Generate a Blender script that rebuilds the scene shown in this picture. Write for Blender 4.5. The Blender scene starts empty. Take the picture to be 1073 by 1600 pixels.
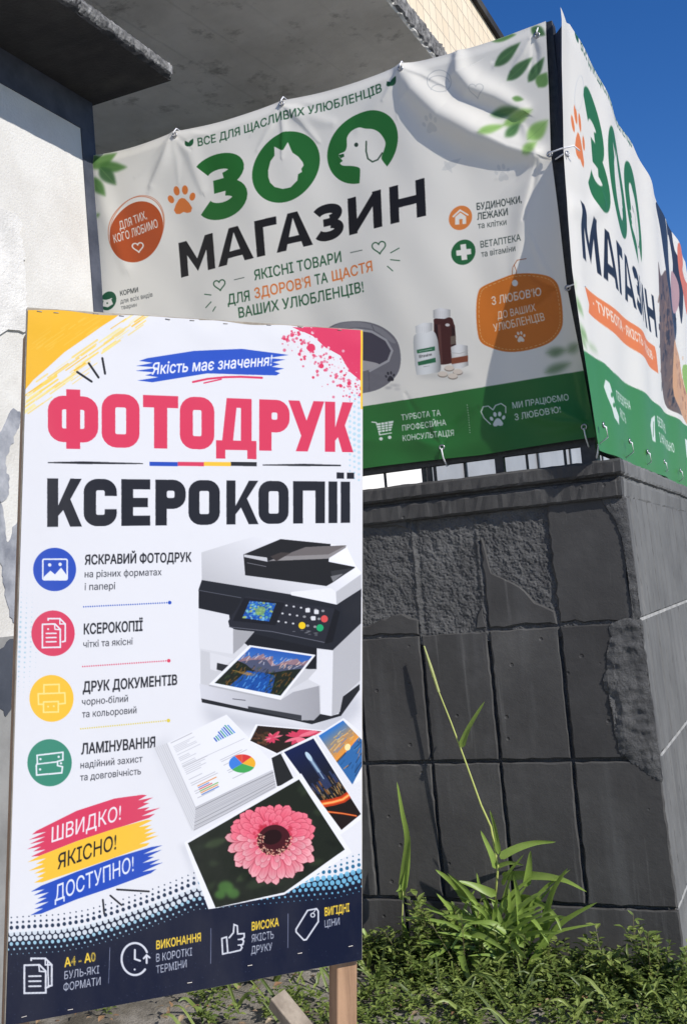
import bpy, bmesh, math, random
import numpy as np
from mathutils import Vector, Matrix, noise as mnoise
random.seed(7); rng = np.random.default_rng(7)
scene = bpy.context.scene
COL = scene.collection

# ------------------------------------------------------------------ camera, sky, sun, exposure
EYE = Vector((0.0, 0.0, 1.6)); FPX = 1672.0; CX, CY = 536.5, 800.0
yaw, pitch, roll = (math.radians(a) for a in (23.90, 4.04, -4.96))
_r = Vector((math.cos(yaw), math.sin(yaw), 0)); _h = Vector((-math.sin(yaw), math.cos(yaw), 0)); _z = Vector((0, 0, 1))
FWD = _h*math.cos(pitch) + _z*math.sin(pitch); _u = _z*math.cos(pitch) - _h*math.sin(pitch)
RIGHT = _r*math.cos(roll) + _u*math.sin(roll); UP = _u*math.cos(roll) - _r*math.sin(roll)
cam = bpy.data.cameras.new("camera"); camera = bpy.data.objects.new("camera", cam); COL.objects.link(camera)
mw = Matrix((RIGHT, UP, -FWD)).transposed().to_4x4(); mw.translation = EYE; camera.matrix_world = mw
cam.sensor_fit = 'VERTICAL'; cam.sensor_height = 24.0; cam.lens = FPX/1600*24.0
cam.clip_start = 0.05; cam.clip_end = 3000; scene.camera = camera

SUN = Vector((1.0, -0.39, 0.734)).normalized()
elev = math.asin(SUN.z); azim = math.atan2(SUN.x, SUN.y)          # azimuth clockwise from +Y
world = bpy.data.worlds.new("World"); scene.world = world; world.use_nodes = True
wn = world.node_tree; bg = wn.nodes["Background"]
sky = wn.nodes.new("ShaderNodeTexSky"); sky.sky_type = 'NISHITA'; sky.sun_disc = False
sky.sun_elevation = elev; sky.sun_rotation = azim; sky.altitude = 1200; sky.air_density = 1.0; sky.dust_density = 0.0; sky.ozone_density = 3.2
hs = wn.nodes.new("ShaderNodeHueSaturation"); hs.inputs["Saturation"].default_value = 1.3; hs.inputs["Value"].default_value = 2.4; hs.inputs["Hue"].default_value = 0.512; wn.links.new(sky.outputs[0], hs.inputs["Color"]); wn.links.new(hs.outputs[0], bg.inputs[0]); bg.inputs[1].default_value = 0.05
sl = bpy.data.lights.new("sun", 'SUN'); sl.energy = 5.0; sl.angle = math.radians(0.5); sl.color = (1.0, 0.955, 0.89)
sun = bpy.data.objects.new("sun", sl); COL.objects.link(sun); sun.rotation_euler = SUN.to_track_quat('Z', 'Y').to_euler(); sun.location = (5, -3, 8)
scene.view_settings.view_transform = 'Standard'; scene.view_settings.look = 'None'
scene.view_settings.exposure = 0.15; scene.view_settings.gamma = 1.0
scene.render.engine = 'CYCLES'

# ------------------------------------------------------------------ helpers
def ray(px, py): return RIGHT*((px-CX)/FPX) - UP*((py-CY)/FPX) + FWD
def at_y(px, py, Y): d = ray(px, py); return EYE + d*(Y/d.y)
def at_x(px, py, X): d = ray(px, py); return EYE + d*(X/d.x)
def at_z(px, py, Z): d = ray(px, py); return EYE + d*((Z-EYE.z)/d.z)
def proj(p):
    q = Vector(p) - EYE; w = q.dot(FWD)
    return (CX + FPX*q.dot(RIGHT)/w, CY - FPX*q.dot(UP)/w)

def tag(o, label=None, cat=None, group=None, kind=None):
    if label: o["label"] = label
    if cat: o["category"] = cat
    if group: o["group"] = group
    if kind: o["kind"] = kind
    return o
def empty(name, loc, label=None, cat=None, group=None):
    o = bpy.data.objects.new(name, None); COL.objects.link(o); o.location = loc; o.empty_display_size = 0.1
    return tag(o, label, cat, group)
def link(name, me, mat=None, parent=None, smooth=False):
    if mat is not None: me.materials.append(mat)
    o = bpy.data.objects.new(name, me); COL.objects.link(o)
    if smooth: me.polygons.foreach_set("use_smooth", np.ones(len(me.polygons), bool))
    if parent is not None:
        o.parent = parent; bpy.context.view_layer.update()
        o.matrix_parent_inverse = parent.matrix_world.inverted()
    return o
class MB:
    """collects geometry in world coordinates, links it as one mesh object"""
    def __init__(s): s.v = []; s.f = []
    def add(s, vs, fs):
        n = len(s.v); s.v += [tuple(v) for v in vs]; s.f += [tuple(i+n for i in f) for f in fs]
    def box(s, a, b):
        x0, y0, z0 = a; x1, y1, z1 = b
        s.add([(x0,y0,z0),(x1,y0,z0),(x1,y1,z0),(x0,y1,z0),(x0,y0,z1),(x1,y0,z1),(x1,y1,z1),(x0,y1,z1)],
              [(0,3,2,1),(4,5,6,7),(0,1,5,4),(1,2,6,5),(2,3,7,6),(3,0,4,7)])
    def bar(s, p, q, w, h, up=(0,0,1), bev=0.0):
        p, q = Vector(p), Vector(q); d = (q-p).normalized(); sd = d.cross(Vector(up)).normalized(); u = sd.cross(d).normalized()
        b = bev or 0.0008
        sec = [(-w/2+b,-h/2),(w/2-b,-h/2),(w/2,-h/2+b),(w/2,h/2-b),(w/2-b,h/2),(-w/2+b,h/2),(-w/2,h/2-b),(-w/2,-h/2+b)]
        vs = [p+sd*a+u*c for a, c in sec] + [q+sd*a+u*c for a, c in sec]; n = 8
        s.add(vs, [(i,(i+1)%n,(i+1)%n+n,i+n) for i in range(n)] + [tuple(range(n))[::-1], tuple(range(n, 2*n))])
    def tube(s, pts, r, n=8, cap=True):
        pts = [Vector(p) for p in pts]; rs = r if hasattr(r, '__len__') else [r]*len(pts); vs = []; ref = Vector((0.3, 0.2, 0.93))
        for i, p in enumerate(pts):
            d = (pts[min(i+1, len(pts)-1)] - pts[max(i-1, 0)]).normalized()
            a = d.cross(ref); a = (a if a.length > 1e-4 else d.cross(Vector((1, 0, 0)))).normalized(); b = d.cross(a)
            vs += [p + (a*math.cos(2*math.pi*k/n) + b*math.sin(2*math.pi*k/n))*rs[i] for k in range(n)]
        fs = [(i*n+k, i*n+(k+1)%n, (i+1)*n+(k+1)%n, (i+1)*n+k) for i in range(len(pts)-1) for k in range(n)]
        if cap: fs += [tuple(range(n))[::-1], tuple(range((len(pts)-1)*n, len(pts)*n))]
        s.add(vs, fs)
    def torus(s, c, axis, R, r, n=18, m=8):
        c = Vector(c); ax = Vector(axis).normalized(); a = ax.orthogonal().normalized(); b = ax.cross(a); vs = []
        for i in range(n):
            t = 2*math.pi*i/n; e = a*math.cos(t)+b*math.sin(t)
            vs += [c + e*(R + r*math.cos(2*math.pi*k/m)) + ax*(r*math.sin(2*math.pi*k/m)) for k in range(m)]
        s.add(vs, [(i*m+k, ((i+1)%n)*m+k, ((i+1)%n)*m+(k+1)%m, i*m+(k+1)%m) for i in range(n) for k in range(m)])
    def build(s, name, mat, parent=None, smooth=False, fix=True):
        me = bpy.data.meshes.new(name); me.from_pydata(s.v, [], s.f); me.update()
        if fix:
            bm = bmesh.new(); bm.from_mesh(me); bmesh.ops.recalc_face_normals(bm, faces=bm.faces); bm.to_mesh(me); bm.free()
        return link(name, me, mat, parent, smooth)
def grid_mesh(name, P, mat, parent=None, color=None, smooth=True, flip=False):
    """P: (ny, nx, 3) world positions; color: (ny, nx, 3) linear"""
    ny, nx, _ = P.shape; me = bpy.data.meshes.new(name)
    me.vertices.add(nx*ny); me.vertices.foreach_set("co", P.reshape(-1).astype(np.float32))
    i = (np.arange(ny-1)[:, None]*nx + np.arange(nx-1)[None, :]).reshape(-1)
    q = np.stack([i, i+nx, i+nx+1, i+1] if not flip else [i, i+1, i+nx+1, i+nx], 1).astype(np.int32)
    nq = len(q); me.loops.add(nq*4); me.loops.foreach_set("vertex_index", q.reshape(-1))
    me.polygons.add(nq); me.polygons.foreach_set("loop_start", np.arange(0, nq*4, 4, dtype=np.int32))
    me.update(calc_edges=True); me.validate()
    if color is not None:
        at = me.color_attributes.new("print", 'FLOAT_COLOR', 'POINT')
        c4 = np.ones((ny*nx, 4), np.float32); c4[:, :3] = color.reshape(-1, 3); at.data.foreach_set("color", c4.reshape(-1))
    return link(name, me, mat, parent, smooth)

# ------------------------------------------------------------------ materials
def new_mat(name):
    m = bpy.data.materials.new(name); m.use_nodes = True; nt = m.node_tree
    return m, nt, nt.nodes["Principled BSDF"]
def nd(nt, typ, **kw):
    n = nt.nodes.new(typ)
    for k, v in kw.items():
        if k in n.inputs.keys(): n.inputs[k].default_value = v
        else: setattr(n, k, v)
    return n
def tex_noise(nt, scale, detail=4, rough=0.55, stretch=None, rot=None):
    co = nd(nt, "ShaderNodeNewGeometry"); mp = nd(nt, "ShaderNodeMapping"); nt.links.new(co.outputs["Position"], mp.inputs["Vector"])
    if stretch: mp.inputs["Scale"].default_value = stretch
    if rot: mp.inputs["Rotation"].default_value = rot
    n = nd(nt, "ShaderNodeTexNoise", Scale=scale, Detail=detail, Roughness=rough); nt.links.new(mp.outputs[0], n.inputs["Vector"]); return n
def ramp(nt, src, stops):
    r = nd(nt, "ShaderNodeValToRGB"); el = r.color_ramp.elements
    while len(el) < len(stops): el.new(0.5)
    for e, (p, c) in zip(el, stops):
        e.position = p; e.color = (*c, 1) if hasattr(c, '__len__') else (c, c, c, 1)
    nt.links.new(src, r.inputs[0]); return r.outputs[0]
def mixc(nt, fac, a, b, mode='MIX'):
    m = nd(nt, "ShaderNodeMix", data_type='RGBA', blend_type=mode)
    for i, v in ((0, fac), (6, a), (7, b)):
        if hasattr(v, 'is_linked') or hasattr(v, 'links'): nt.links.new(v, m.inputs[i])
        elif i == 0: m.inputs[0].default_value = v
        else: m.inputs[i].default_value = (*v, 1)
    return m.outputs[2]
def bump(nt, p, src, strength=0.3, dist=0.01, prev=None):
    b = nd(nt, "ShaderNodeBump", Strength=strength, Distance=dist); nt.links.new(src, b.inputs["Height"])
    if prev is not None: nt.links.new(prev, b.inputs["Normal"])
    nt.links.new(b.outputs[0], p.inputs["Normal"]); return b.outputs[0]
def mat_mottle(name, c0, c1, scale, rough=0.7, bs=0.3, bd=0.01, fine=60, c2=None, stretch=None, lo=0.35, hi=0.65, spec=0.4):
    m, nt, p = new_mat(name); n = tex_noise(nt, scale, 8, 0.6, stretch)
    col = ramp(nt, n.outputs[0], [(lo, c0), (hi, c1)])
    if c2:
        n3 = tex_noise(nt, scale*0.37, 6, 0.65, stretch); col = mixc(nt, ramp(nt, n3.outputs[0], [(0.52, 0.0), (0.66, 1.0)]), col, c2)
    nt.links.new(col, p.inputs["Base Color"]); p.inputs["Roughness"].default_value = rough; p.inputs["Specular IOR Level"].default_value = spec
    n2 = tex_noise(nt, fine, 6, 0.6); bump(nt, p, n2.outputs[0], bs, bd); return m
def mat_print(name, rough=0.42, bs=0.06, dirt=0.0, trans=0.0, spec=0.3):
    m, nt, p = new_mat(name); a = nd(nt, "ShaderNodeAttribute", attribute_name="print")
    col = a.outputs["Color"]
    if dirt:
        n = tex_noise(nt, 2.3, 7, 0.6, (1, 1, 0.5)); col = mixc(nt, ramp(nt, n.outputs[0], [(0.45, 0.0), (0.8, dirt)]), col, (0.30, 0.28, 0.25))
    nt.links.new(col, p.inputs["Base Color"]); p.inputs["Roughness"].default_value = rough; p.inputs["Specular IOR Level"].default_value = spec
    n2 = tex_noise(nt, 18, 3, 0.5); bump(nt, p, n2.outputs[0], bs, 0.01)
    if trans:                                                              # thin cloth lets some daylight through
        t = nd(nt, "ShaderNodeBsdfTranslucent"); nt.links.new(col, t.inputs[0]); mx = nd(nt, "ShaderNodeMixShader"); mx.inputs[0].default_value = trans
        nt.links.new(p.outputs[0], mx.inputs[1]); nt.links.new(t.outputs[0], mx.inputs[2]); nt.links.new(mx.outputs[0], nt.nodes["Material Output"].inputs[0])
    return m
def mat_plain(name, c, rough=0.5, metal=0.0):
    m, nt, p = new_mat(name); n = tex_noise(nt, 35, 4); k = 0.82
    nt.links.new(ramp(nt, n.outputs[0], [(0.3, tuple(x*k for x in c)), (0.7, c)]), p.inputs["Base Color"])
    p.inputs["Roughness"].default_value = rough; p.inputs["Metallic"].default_value = metal; return m
# ------------------------------------------------------------------ artwork: shapes painted into a fine sheet of vertices
def homog(src, dst):
    A = []; b = []
    for (x, y), (u, v) in zip(src, dst):
        A += [[x, y, 1, 0, 0, 0, -u*x, -u*y], [0, 0, 0, x, y, 1, -v*x, -v*y]]; b += [u, v]
    return np.append(np.linalg.solve(np.array(A, float), np.array(b, float)), 1).reshape(3, 3)
UNIT = [(0, 0), (1, 0), (1, 1), (0, 1)]
_txt = {}
def text_tris(s, bold):
    k = (s, round(bold, 3))
    if k not in _txt:
        c = bpy.data.curves.new("glyphs", 'FONT'); c.body = s; c.resolution_u = 3
        o = bpy.data.objects.new("glyphs", c); COL.objects.link(o); bpy.context.view_layer.update()
        oc = o.to_curve(bpy.context.evaluated_depsgraph_get()); T = []
        for sp in oc.splines:
            B = sp.bezier_points; n = len(B); pts = []
            for a in range(n):
                p0, p1, p2, p3 = (np.array(v[:2]) for v in (B[a].co, B[a].handle_right, B[(a+1) % n].handle_left, B[(a+1) % n].co))
                ch = p3-p0; L = np.linalg.norm(ch)+1e-9; dev = abs(np.cross(ch, p1-p0))/L+abs(np.cross(ch, p2-p0))/L
                for t in (np.linspace(0, 1, 5, endpoint=False) if dev > .004 else (0.0,)): pts.append(p0*(1-t)**3+3*p1*t*(1-t)**2+3*p2*t*t*(1-t)+p3*t**3)
            if len(pts) > 2: T.append(np.array(pts))
        o.to_curve_clear()
        if bold > 0:                                                      # heavier weight: a rim along every outline edge
            sg = 1 if sum(area(q) for q in T) > 0 else -1; rim = []
            for q in T:
                for u, v in zip(q, np.roll(q, -1, 0)):
                    L = np.linalg.norm(v-u)
                    if L < 1e-6: continue
                    d = (v-u)/L*bold; m = np.array([-d[1], d[0]]); rim.append(ccw([u-d*.35-m, v+d*.35-m, v+d*.35+m, u-d*.35+m])[::sg])
            T += rim
        _txt[k] = T; bpy.data.objects.remove(o); bpy.data.curves.remove(c)
    return _txt[k]
def C(r, g, b): return np.array([r, g, b], float)/255
def ell(cx, cy, rx, ry, n=40, a0=0, rot=0):
    t = np.linspace(0, 2*np.pi, n, endpoint=False)+a0; x, y = rx*np.cos(t), ry*np.sin(t); c, s = math.cos(rot), math.sin(rot)
    return np.stack([cx+c*x-s*y, cy+s*x+c*y], 1)
def arc(cx, cy, rx, ry, a, b, n=24):
    t = np.radians(np.linspace(a, b, n)); return np.stack([cx+rx*np.cos(t), cy+ry*np.sin(t)], 1)
def rrect(x0, y0, x1, y1, r, n=6):
    return np.concatenate([arc(x1-r, y1-r, r, r, 0, 90, n), arc(x0+r, y1-r, r, r, 90, 180, n), arc(x0+r, y0+r, r, r, 180, 270, n), arc(x1-r, y0+r, r, r, 270, 360, n)])
def ccw(p):
    p = np.asarray(p, float); x, y = p[:, 0], p[:, 1]
    return p if np.sum(x*np.roll(y, -1)-np.roll(x, -1)*y) > 0 else p[::-1]
def rect(x0, y0, x1, y1): return np.array([(x0, y0), (x1, y0), (x1, y1), (x0, y1)], float)
def band(path, t, closed=False):
    p = np.asarray(path, float)
    if closed: d1 = np.roll(p, -1, 0)-p; d0 = p-np.roll(p, 1, 0)
    else:
        d = np.diff(p, axis=0); d1 = np.concatenate([d, d[-1:]]); d0 = np.concatenate([d[:1], d])
    d0 = d0/np.linalg.norm(d0, axis=1)[:, None]; d1 = d1/np.linalg.norm(d1, axis=1)[:, None]
    n0 = np.stack([-d0[:, 1], d0[:, 0]], 1); n1 = np.stack([-d1[:, 1], d1[:, 0]], 1); m = n0+n1; m /= np.maximum(np.sum(m*n1, 1), 0.4)[:, None]
    L, R = p+m*t/2, p-m*t/2
    return [ccw(L), ccw(R)[::-1]] if closed and abs(area(L)) > abs(area(R)) else ([ccw(R), ccw(L)[::-1]] if closed else [ccw(np.concatenate([L, R[::-1]]))])
def sm(pts, n=5):
    """closed smooth curve through the points"""
    p = np.asarray(pts, float); a, b, c, d = np.roll(p, 1, 0), p, np.roll(p, -1, 0), np.roll(p, -2, 0); out = []
    for t in np.linspace(0, 1, n, endpoint=False): out.append(.5*(2*b+(c-a)*t+(2*a-5*b+4*c-d)*t*t+(3*b-a-3*c+d)*t**3))
    return np.stack(out, 1).reshape(-1, 2)
def sell(cx, cy, rx, ry, k, n=60):
    """circle seen on a slanting line of print"""
    e = ell(cx, cy, rx, ry, n); e[:, 1] += k*(e[:, 0]-cx); return e
def area(p): x, y = p[:, 0], p[:, 1]; return 0.5*np.sum(x*np.roll(y, -1)-np.roll(x, -1)*y)
def leafshape(p0, p1, w, n=9, bend=0.0):
    p0, p1 = np.array(p0, float), np.array(p1, float); d = p1-p0; nr = np.array([-d[1], d[0]])/np.linalg.norm(d); t = np.linspace(0, 1, n)
    prof = np.sin(np.pi*t**0.8)*w/2; mid = p0+d*t[:, None]+nr*(bend*np.sin(np.pi*t))[:, None]
    return np.concatenate([mid+nr*prof[:, None], (mid-nr*prof[:, None])[::-1]])
def heart(cx, cy, s, tilt=0.0):
    t = np.linspace(0, 2*np.pi, 40, endpoint=False); x = 16*np.sin(t)**3/16; y = -(13*np.cos(t)-5*np.cos(2*t)-2*np.cos(3*t)-np.cos(4*t))/16
    c, q = math.cos(tilt), math.sin(tilt); return np.stack([cx+s*(c*x-q*y), cy+s*(q*x+c*y)], 1)
def paw(cx, cy, s, tilt=0.0):
    c, q = math.cos(tilt), math.sin(tilt); R = lambda p: np.stack([cx+s*(c*p[:, 0]-q*p[:, 1]), cy+s*(q*p[:, 0]+c*p[:, 1])], 1)
    pad = np.array([(-.5,.95),(-.62,.7),(-.45,.35),(-.2,.05),(0,-.02),(.2,.05),(.45,.35),(.62,.7),(.5,.95),(.25,.98),(0,.88),(-.25,.98)])
    return [R(pad)] + [R(ell(x, y, rx, ry, 16, 0, a)) for x, y, rx, ry, a in ((-.72,-.02,.19,.27,-.4),(-.28,-.5,.2,.3,-.1),(.28,-.5,.2,.3,.1),(.72,-.02,.19,.27,.4))]

class Canvas:
    def __init__(s, nx, ny, bgc, M):
        s.nx, s.ny = nx, ny; s.a = np.empty((ny, nx, 3), np.float32); s.a[:] = bgc; s.M = M; s.st = []; s.clip = None
    def push(s, H): s.st.append((s.M, s.clip)); s.M = s.M @ H
    def pop(s): s.M, s.clip = s.st.pop()
    def zoom(s, x0, y0, k): s.push(np.array([[k, 0, x0], [0, k, y0], [0, 0, 1.0]]))
    def quad(s, q, clip=True):
        s.push(homog(UNIT, q))
        if clip:
            m = np.zeros((s.ny, s.nx), np.float32); b = s.mask([s.map(UNIT)])
            if b is not None: (r0, r1, c0, c1), k = b; m[r0:r1, c0:c1] = k
            s.clip = m if s.clip is None else m*s.clip
    def map(s, p):
        p = np.asarray(p, float); q = np.c_[p, np.ones(len(p))] @ s.M.T; return q[:, :2]/q[:, 2:]
    def mask(s, polys, rule='nz', pad=0):
        SS = 4; P = [np.asarray(p, float)+0.5 for p in polys]; al = np.concatenate(P)
        c0 = max(0, int(math.floor(al[:, 0].min()))-pad); c1 = min(s.nx, int(math.ceil(al[:, 0].max()))+1+pad)
        r0 = max(0, int(math.floor(al[:, 1].min()))-pad); r1 = min(s.ny, int(math.ceil(al[:, 1].max()))+1+pad)
        if c1 <= c0 or r1 <= r0: return None
        H, W = (r1-r0)*SS, (c1-c0)*SS
        A = np.concatenate(P); B = np.concatenate([np.roll(p, -1, 0) for p in P]); off = np.array([c0, r0])
        A = (A-off)*SS; B = (B-off)*SS; ok = A[:, 1] != B[:, 1]; A, B = A[ok], B[ok]
        sg = np.where(B[:, 1] > A[:, 1], 1, -1); ylo = np.minimum(A[:, 1], B[:, 1]); yhi = np.maximum(A[:, 1], B[:, 1])
        j0 = np.clip(np.ceil(ylo-.5), 0, H).astype(int); j1 = np.clip(np.ceil(yhi-.5), 0, H).astype(int); n = np.maximum(j1-j0, 0)
        e = np.repeat(np.arange(len(A)), n); j = np.arange(n.sum())-np.repeat(np.cumsum(n)-n, n)+np.repeat(j0, n)
        x = A[e, 0]+(j+.5-A[e, 1])*((B[e, 0]-A[e, 0])/(B[e, 1]-A[e, 1])); ci = np.clip(np.ceil(x-.5), 0, W).astype(int)
        acc = np.zeros((H, W+1), np.int32); np.add.at(acc, (j, ci), sg[e]); w = np.cumsum(acc, 1)[:, :W]
        w = (w != 0) if rule == 'nz' else (w % 2 != 0)
        return (r0, r1, c0, c1), w.reshape(r1-r0, SS, c1-c0, SS).mean((1, 3)).astype(np.float32)
    def comp(s, box, k, color, alpha):
        r0, r1, c0, c1 = box; k = k*alpha
        if s.clip is not None: k = k*s.clip[r0:r1, c0:c1]
        if callable(color):
            Y, X = np.mgrid[r0:r1, c0:c1]; Mi = np.linalg.inv(s.M); q = np.stack([X, Y, np.ones_like(X)], -1) @ Mi.T; color = color(q[..., 0]/q[..., 2], q[..., 1]/q[..., 2])
        s.a[r0:r1, c0:c1] += k[..., None]*(color-s.a[r0:r1, c0:c1])
    def raw(s, polys, color, alpha=1.0, soft=0, rule='nz'):
        b = s.mask(polys, rule, pad=int(soft*3))
        if b is None: return
        box, k = b
        for _ in range(3 if soft else 0):
            n = max(1, int(round(soft)))
            for ax in (0, 1):
                pw = [(0, 0), (0, 0)]; pw[ax] = (n+1, n); cs = np.cumsum(np.pad(k, pw), ax); L = k.shape[ax]
                k = (np.take(cs, range(2*n+1, 2*n+1+L), ax)-np.take(cs, range(0, L), ax))/(2*n+1)
        s.comp(box, k.astype(np.float32), color, alpha)
    def poly(s, p, color, alpha=1.0, soft=0): s.raw([s.map(p)], color, alpha, soft)
    def polys(s, ps, color, alpha=1.0, soft=0, rule='nz'): s.raw([s.map(p) for p in ps], color, alpha, soft, rule)
    def line(s, pts, w, color, alpha=1.0, closed=False, soft=0):
        p = np.asarray(pts, float)
        if closed: s.raw([s.map(q) for q in band(p, w, True)], color, alpha, soft); return
        ps = [ccw(s.map(q)) for q in band(p, w)]
        for e in (p[0], p[-1]): ps.append(ccw(s.map(ell(e[0], e[1], w/2, w/2, 10))))
        s.raw(ps, color, alpha, soft)
    def segs(s, L, w, color, alpha=1.0):
        for a, b in L: s.line([a, b], w, color, alpha)
    def text(s, t, p0, p1, h, color, bold=0.0, skew=0.0, alpha=1.0, soft=0):
        tr = text_tris(t, bold); al = np.concatenate(tr); xmin, xmax = al[:, 0].min(), al[:, 0].max()
        a, b, u = s.map([p0, p1, (p0[0], p0[1]-h)]); ex = (b-a)/(xmax-xmin); d = np.linalg.norm(b-a); hh = np.linalg.norm(u-a)
        ey = np.array([(b-a)[1], -(b-a)[0]])/d*hh/0.728
        k = skew*(hh/0.728)/np.linalg.norm(ex)
        s.raw([a+(q[:, :1]-xmin+k*q[:, 1:2])*ex+q[:, 1:2]*ey for q in tr], color, alpha, soft)
    def glyphs(s, word, spans, q, t, color, fn, alpha=1.0):
        """heavy drawn letters: word in the quad q (TL, TR, BR, BL), spans = x fractions per letter"""
        Hq = homog([(0, 1), (1, 1), (1, 0), (0, 0)], q); inv = np.linalg.inv(Hq); ml, mr = (np.array(q[0])+q[3])/2, (np.array(q[1])+q[2])/2
        def ux(x): v = inv @ np.array([x, ml[1]+(mr[1]-ml[1])*(x-ml[0])/(mr[0]-ml[0]), 1.0]); return v[0]/v[2]
        spans = [(ux(a), ux(b)) for a, b in spans]; s.push(Hq); H = s.map([(0, 0), (0, 1), (1, 0)]); asp = np.linalg.norm(H[2]-H[0])/np.linalg.norm(H[1]-H[0])
        for ch, (x0, x1) in zip(word, spans):
            w = (x1-x0)*asp
            ps = [ccw(s.map(np.stack([x0+np.asarray(p)[:, 0]/asp, np.asarray(p)[:, 1]], 1))) if area(np.asarray(p, float)) > 0 else ccw(s.map(np.stack([x0+np.asarray(p)[:, 0]/asp, np.asarray(p)[:, 1]], 1)))[::-1] for p in fn(ch, w, t)]
            s.raw(ps, color, alpha)
        s.pop()
    def linear(s, k=0.85):
        a = np.clip(s.a, 0, 1); return np.where(a <= 0.04045, a/12.92, ((a+0.055)/1.055)**2.4)*k

def condensed(ch, w, t):
    r = min(w*0.42, 0.24); O = lambda y0, y1: band(rrect(t/2, y0+t/2, w-t/2, y1-t/2, r-t*0.35), t, True); S = lambda x: rect(x, 0, x+t, 1)
    P = lambda *p: ccw(np.array(p, float))
    if ch in 'КУД': t *= .86
    if ch == 'О': return O(0, 1)
    if ch == 'Ф': return O(0.08, 0.93)+[rect(w/2-t/2, -.04, w/2+t/2, 1.05)]
    if ch == 'Т': return [rect(0, 1-t*.92, w, 1), rect(w/2-t/2, 0, w/2+t/2, 1)]
    if ch == 'Д': return [rect(.88*w-t, .05, .88*w, 1), rect(.26*w, 1-t*.85, .88*w, 1), P((.26*w, 1), (.26*w+t, 1), (.14*w+t, .1), (.14*w, .1)), rect(0, 0, w, t*.85), rect(0, -.17, t*.85, .05), rect(w-t*.85, -.17, w, .05)]
    if ch == 'Р': return [S(0)]+band(rrect(t/2, .36+t/2, w-t/2, 1-t/2, r-t*.35), t, True)
    if ch == 'У': return [P((w-t*1.05, 1), (w, 1), (.48*w+t*.2, 0), (.48*w-t*.95, 0)), P((0, 1), (t*1.08, 1), (.5*w+t*.45, .36), (.5*w-t*.3, .2))]
    if ch == 'К': return [S(0), P((t*.8, .34), (w-t*1.08, 1), (w-t*.02, 1), (t*1.75, .42), (t*.9, .2)), P((w-t*1.1, 0), (w, 0), (.5*w+t*.42, .62), (.5*w-t*.35, .46))]
    if ch == 'С':
        p = np.concatenate([[(w-t/2, .64)], arc(w-t/2-(r-t*.35), 1-t/2-(r-t*.35), r-t*.35, r-t*.35, 0, 90, 8), arc(t/2+r-t*.35, 1-t/2-(r-t*.35), r-t*.35, r-t*.35, 90, 180, 8), arc(t/2+r-t*.35, t/2+r-t*.35, r-t*.35, r-t*.35, 180, 270, 8), arc(w-t/2-(r-t*.35), t/2+r-t*.35, r-t*.35, r-t*.35, 270, 360, 8), [(w-t/2, .36)]])
        return band(p, t)
    if ch == 'Е': return [S(0), rect(0, 1-t*.9, w, 1), rect(0, .5-t*.42, w*.92, .5+t*.42), rect(0, 0, w, t*.9)]
    if ch == 'П': return [S(0), S(w-t), rect(0, 1-t*.92, w, 1)]
    if ch in 'ІЇ': t = min(t, w*.98)
    if ch == 'І': return [rect(w/2-t/2, 0, w/2+t/2, 1)]
    if ch == 'Ї': return [rect(w/2-t/2, 0, w/2+t/2, 1), rect(w/2-t*.95, 1.07, w/2-t*.15, 1.22), rect(w/2+t*.15, 1.07, w/2+t*.95, 1.22)]
def wide(ch, w, t):
    S = lambda x: rect(x, 0, x+t, 1); P = lambda *p: ccw(np.array(p, float))
    if ch == 'М': return [S(0), S(w-t), P((0, 1), (t*1.05, 1), (w/2, .42), (w-t*1.05, 1), (w, 1), (w/2, .06))]
    if ch == 'А': return [P((0, 0), (t*1.12, 0), (w/2, .86), (w-t*1.12, 0), (w, 0), (w/2+t*.58, 1), (w/2-t*.58, 1)), rect(w*.22, .17, w*.78, .17+t*.72)]
    if ch == 'Г': return [S(0), rect(0, 1-t*.88, w, 1)]
    if ch == 'И': return [S(0), S(w-t), P((t*.9, .02), (t*.9, .36), (w-t*.9, .98), (w-t*.9, .64))]
    if ch == 'Н': return [S(0), S(w-t), rect(0, .5-t*.45, w, .5+t*.45)]
    if ch == 'З':
        a = np.concatenate([arc(.44*w, .72, .53*w-t/2, .28-t/2, 158, -75, 22)]); b = arc(.46*w, .29, .54*w-t/2, .29-t/2, 75, -158, 22)
        return band(a, t)+band(b, t)+[rect(w*.3, .5-t*.40, w*.62, .5+t*.42)]
# ------------------------------------------------------------------ poster artwork (photo printing and copies)
PQ = [(43, 480), (567, 515), (566, 1500), (8, 1604)]                 # measured corners of the board
def fit_rect(q, d0):
    r = [np.array(ray(*a)) for a in q]; A = np.stack([r[0], -r[1], r[2], -r[3]], 1); a = np.linalg.svd(A)[2][-1]; a = a/a[0]*d0
    c = [np.array(EYE)+a[i]*r[i] for i in range(4)]
    w = (c[1]-c[0]+c[2]-c[3])/2; h = (c[3]-c[0]+c[2]-c[1])/2; W, H = np.linalg.norm(w), np.linalg.norm(h); w /= W; h /= H
    # the board hangs a little out of square, so its sides keep their measured angle
    o = sum(c)/4-w*W/2-h*H/2; return o, w, h, W, H
PO, PW, PH, PWID, PHEI = fit_rect(PQ, 2.1)
PN = np.cross(PH, PW); PN /= np.linalg.norm(PN)                      # towards the viewer
def pp(u, v, d=0.0): return Vector(PO+PW*u+PH*v+PN*d)
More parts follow.
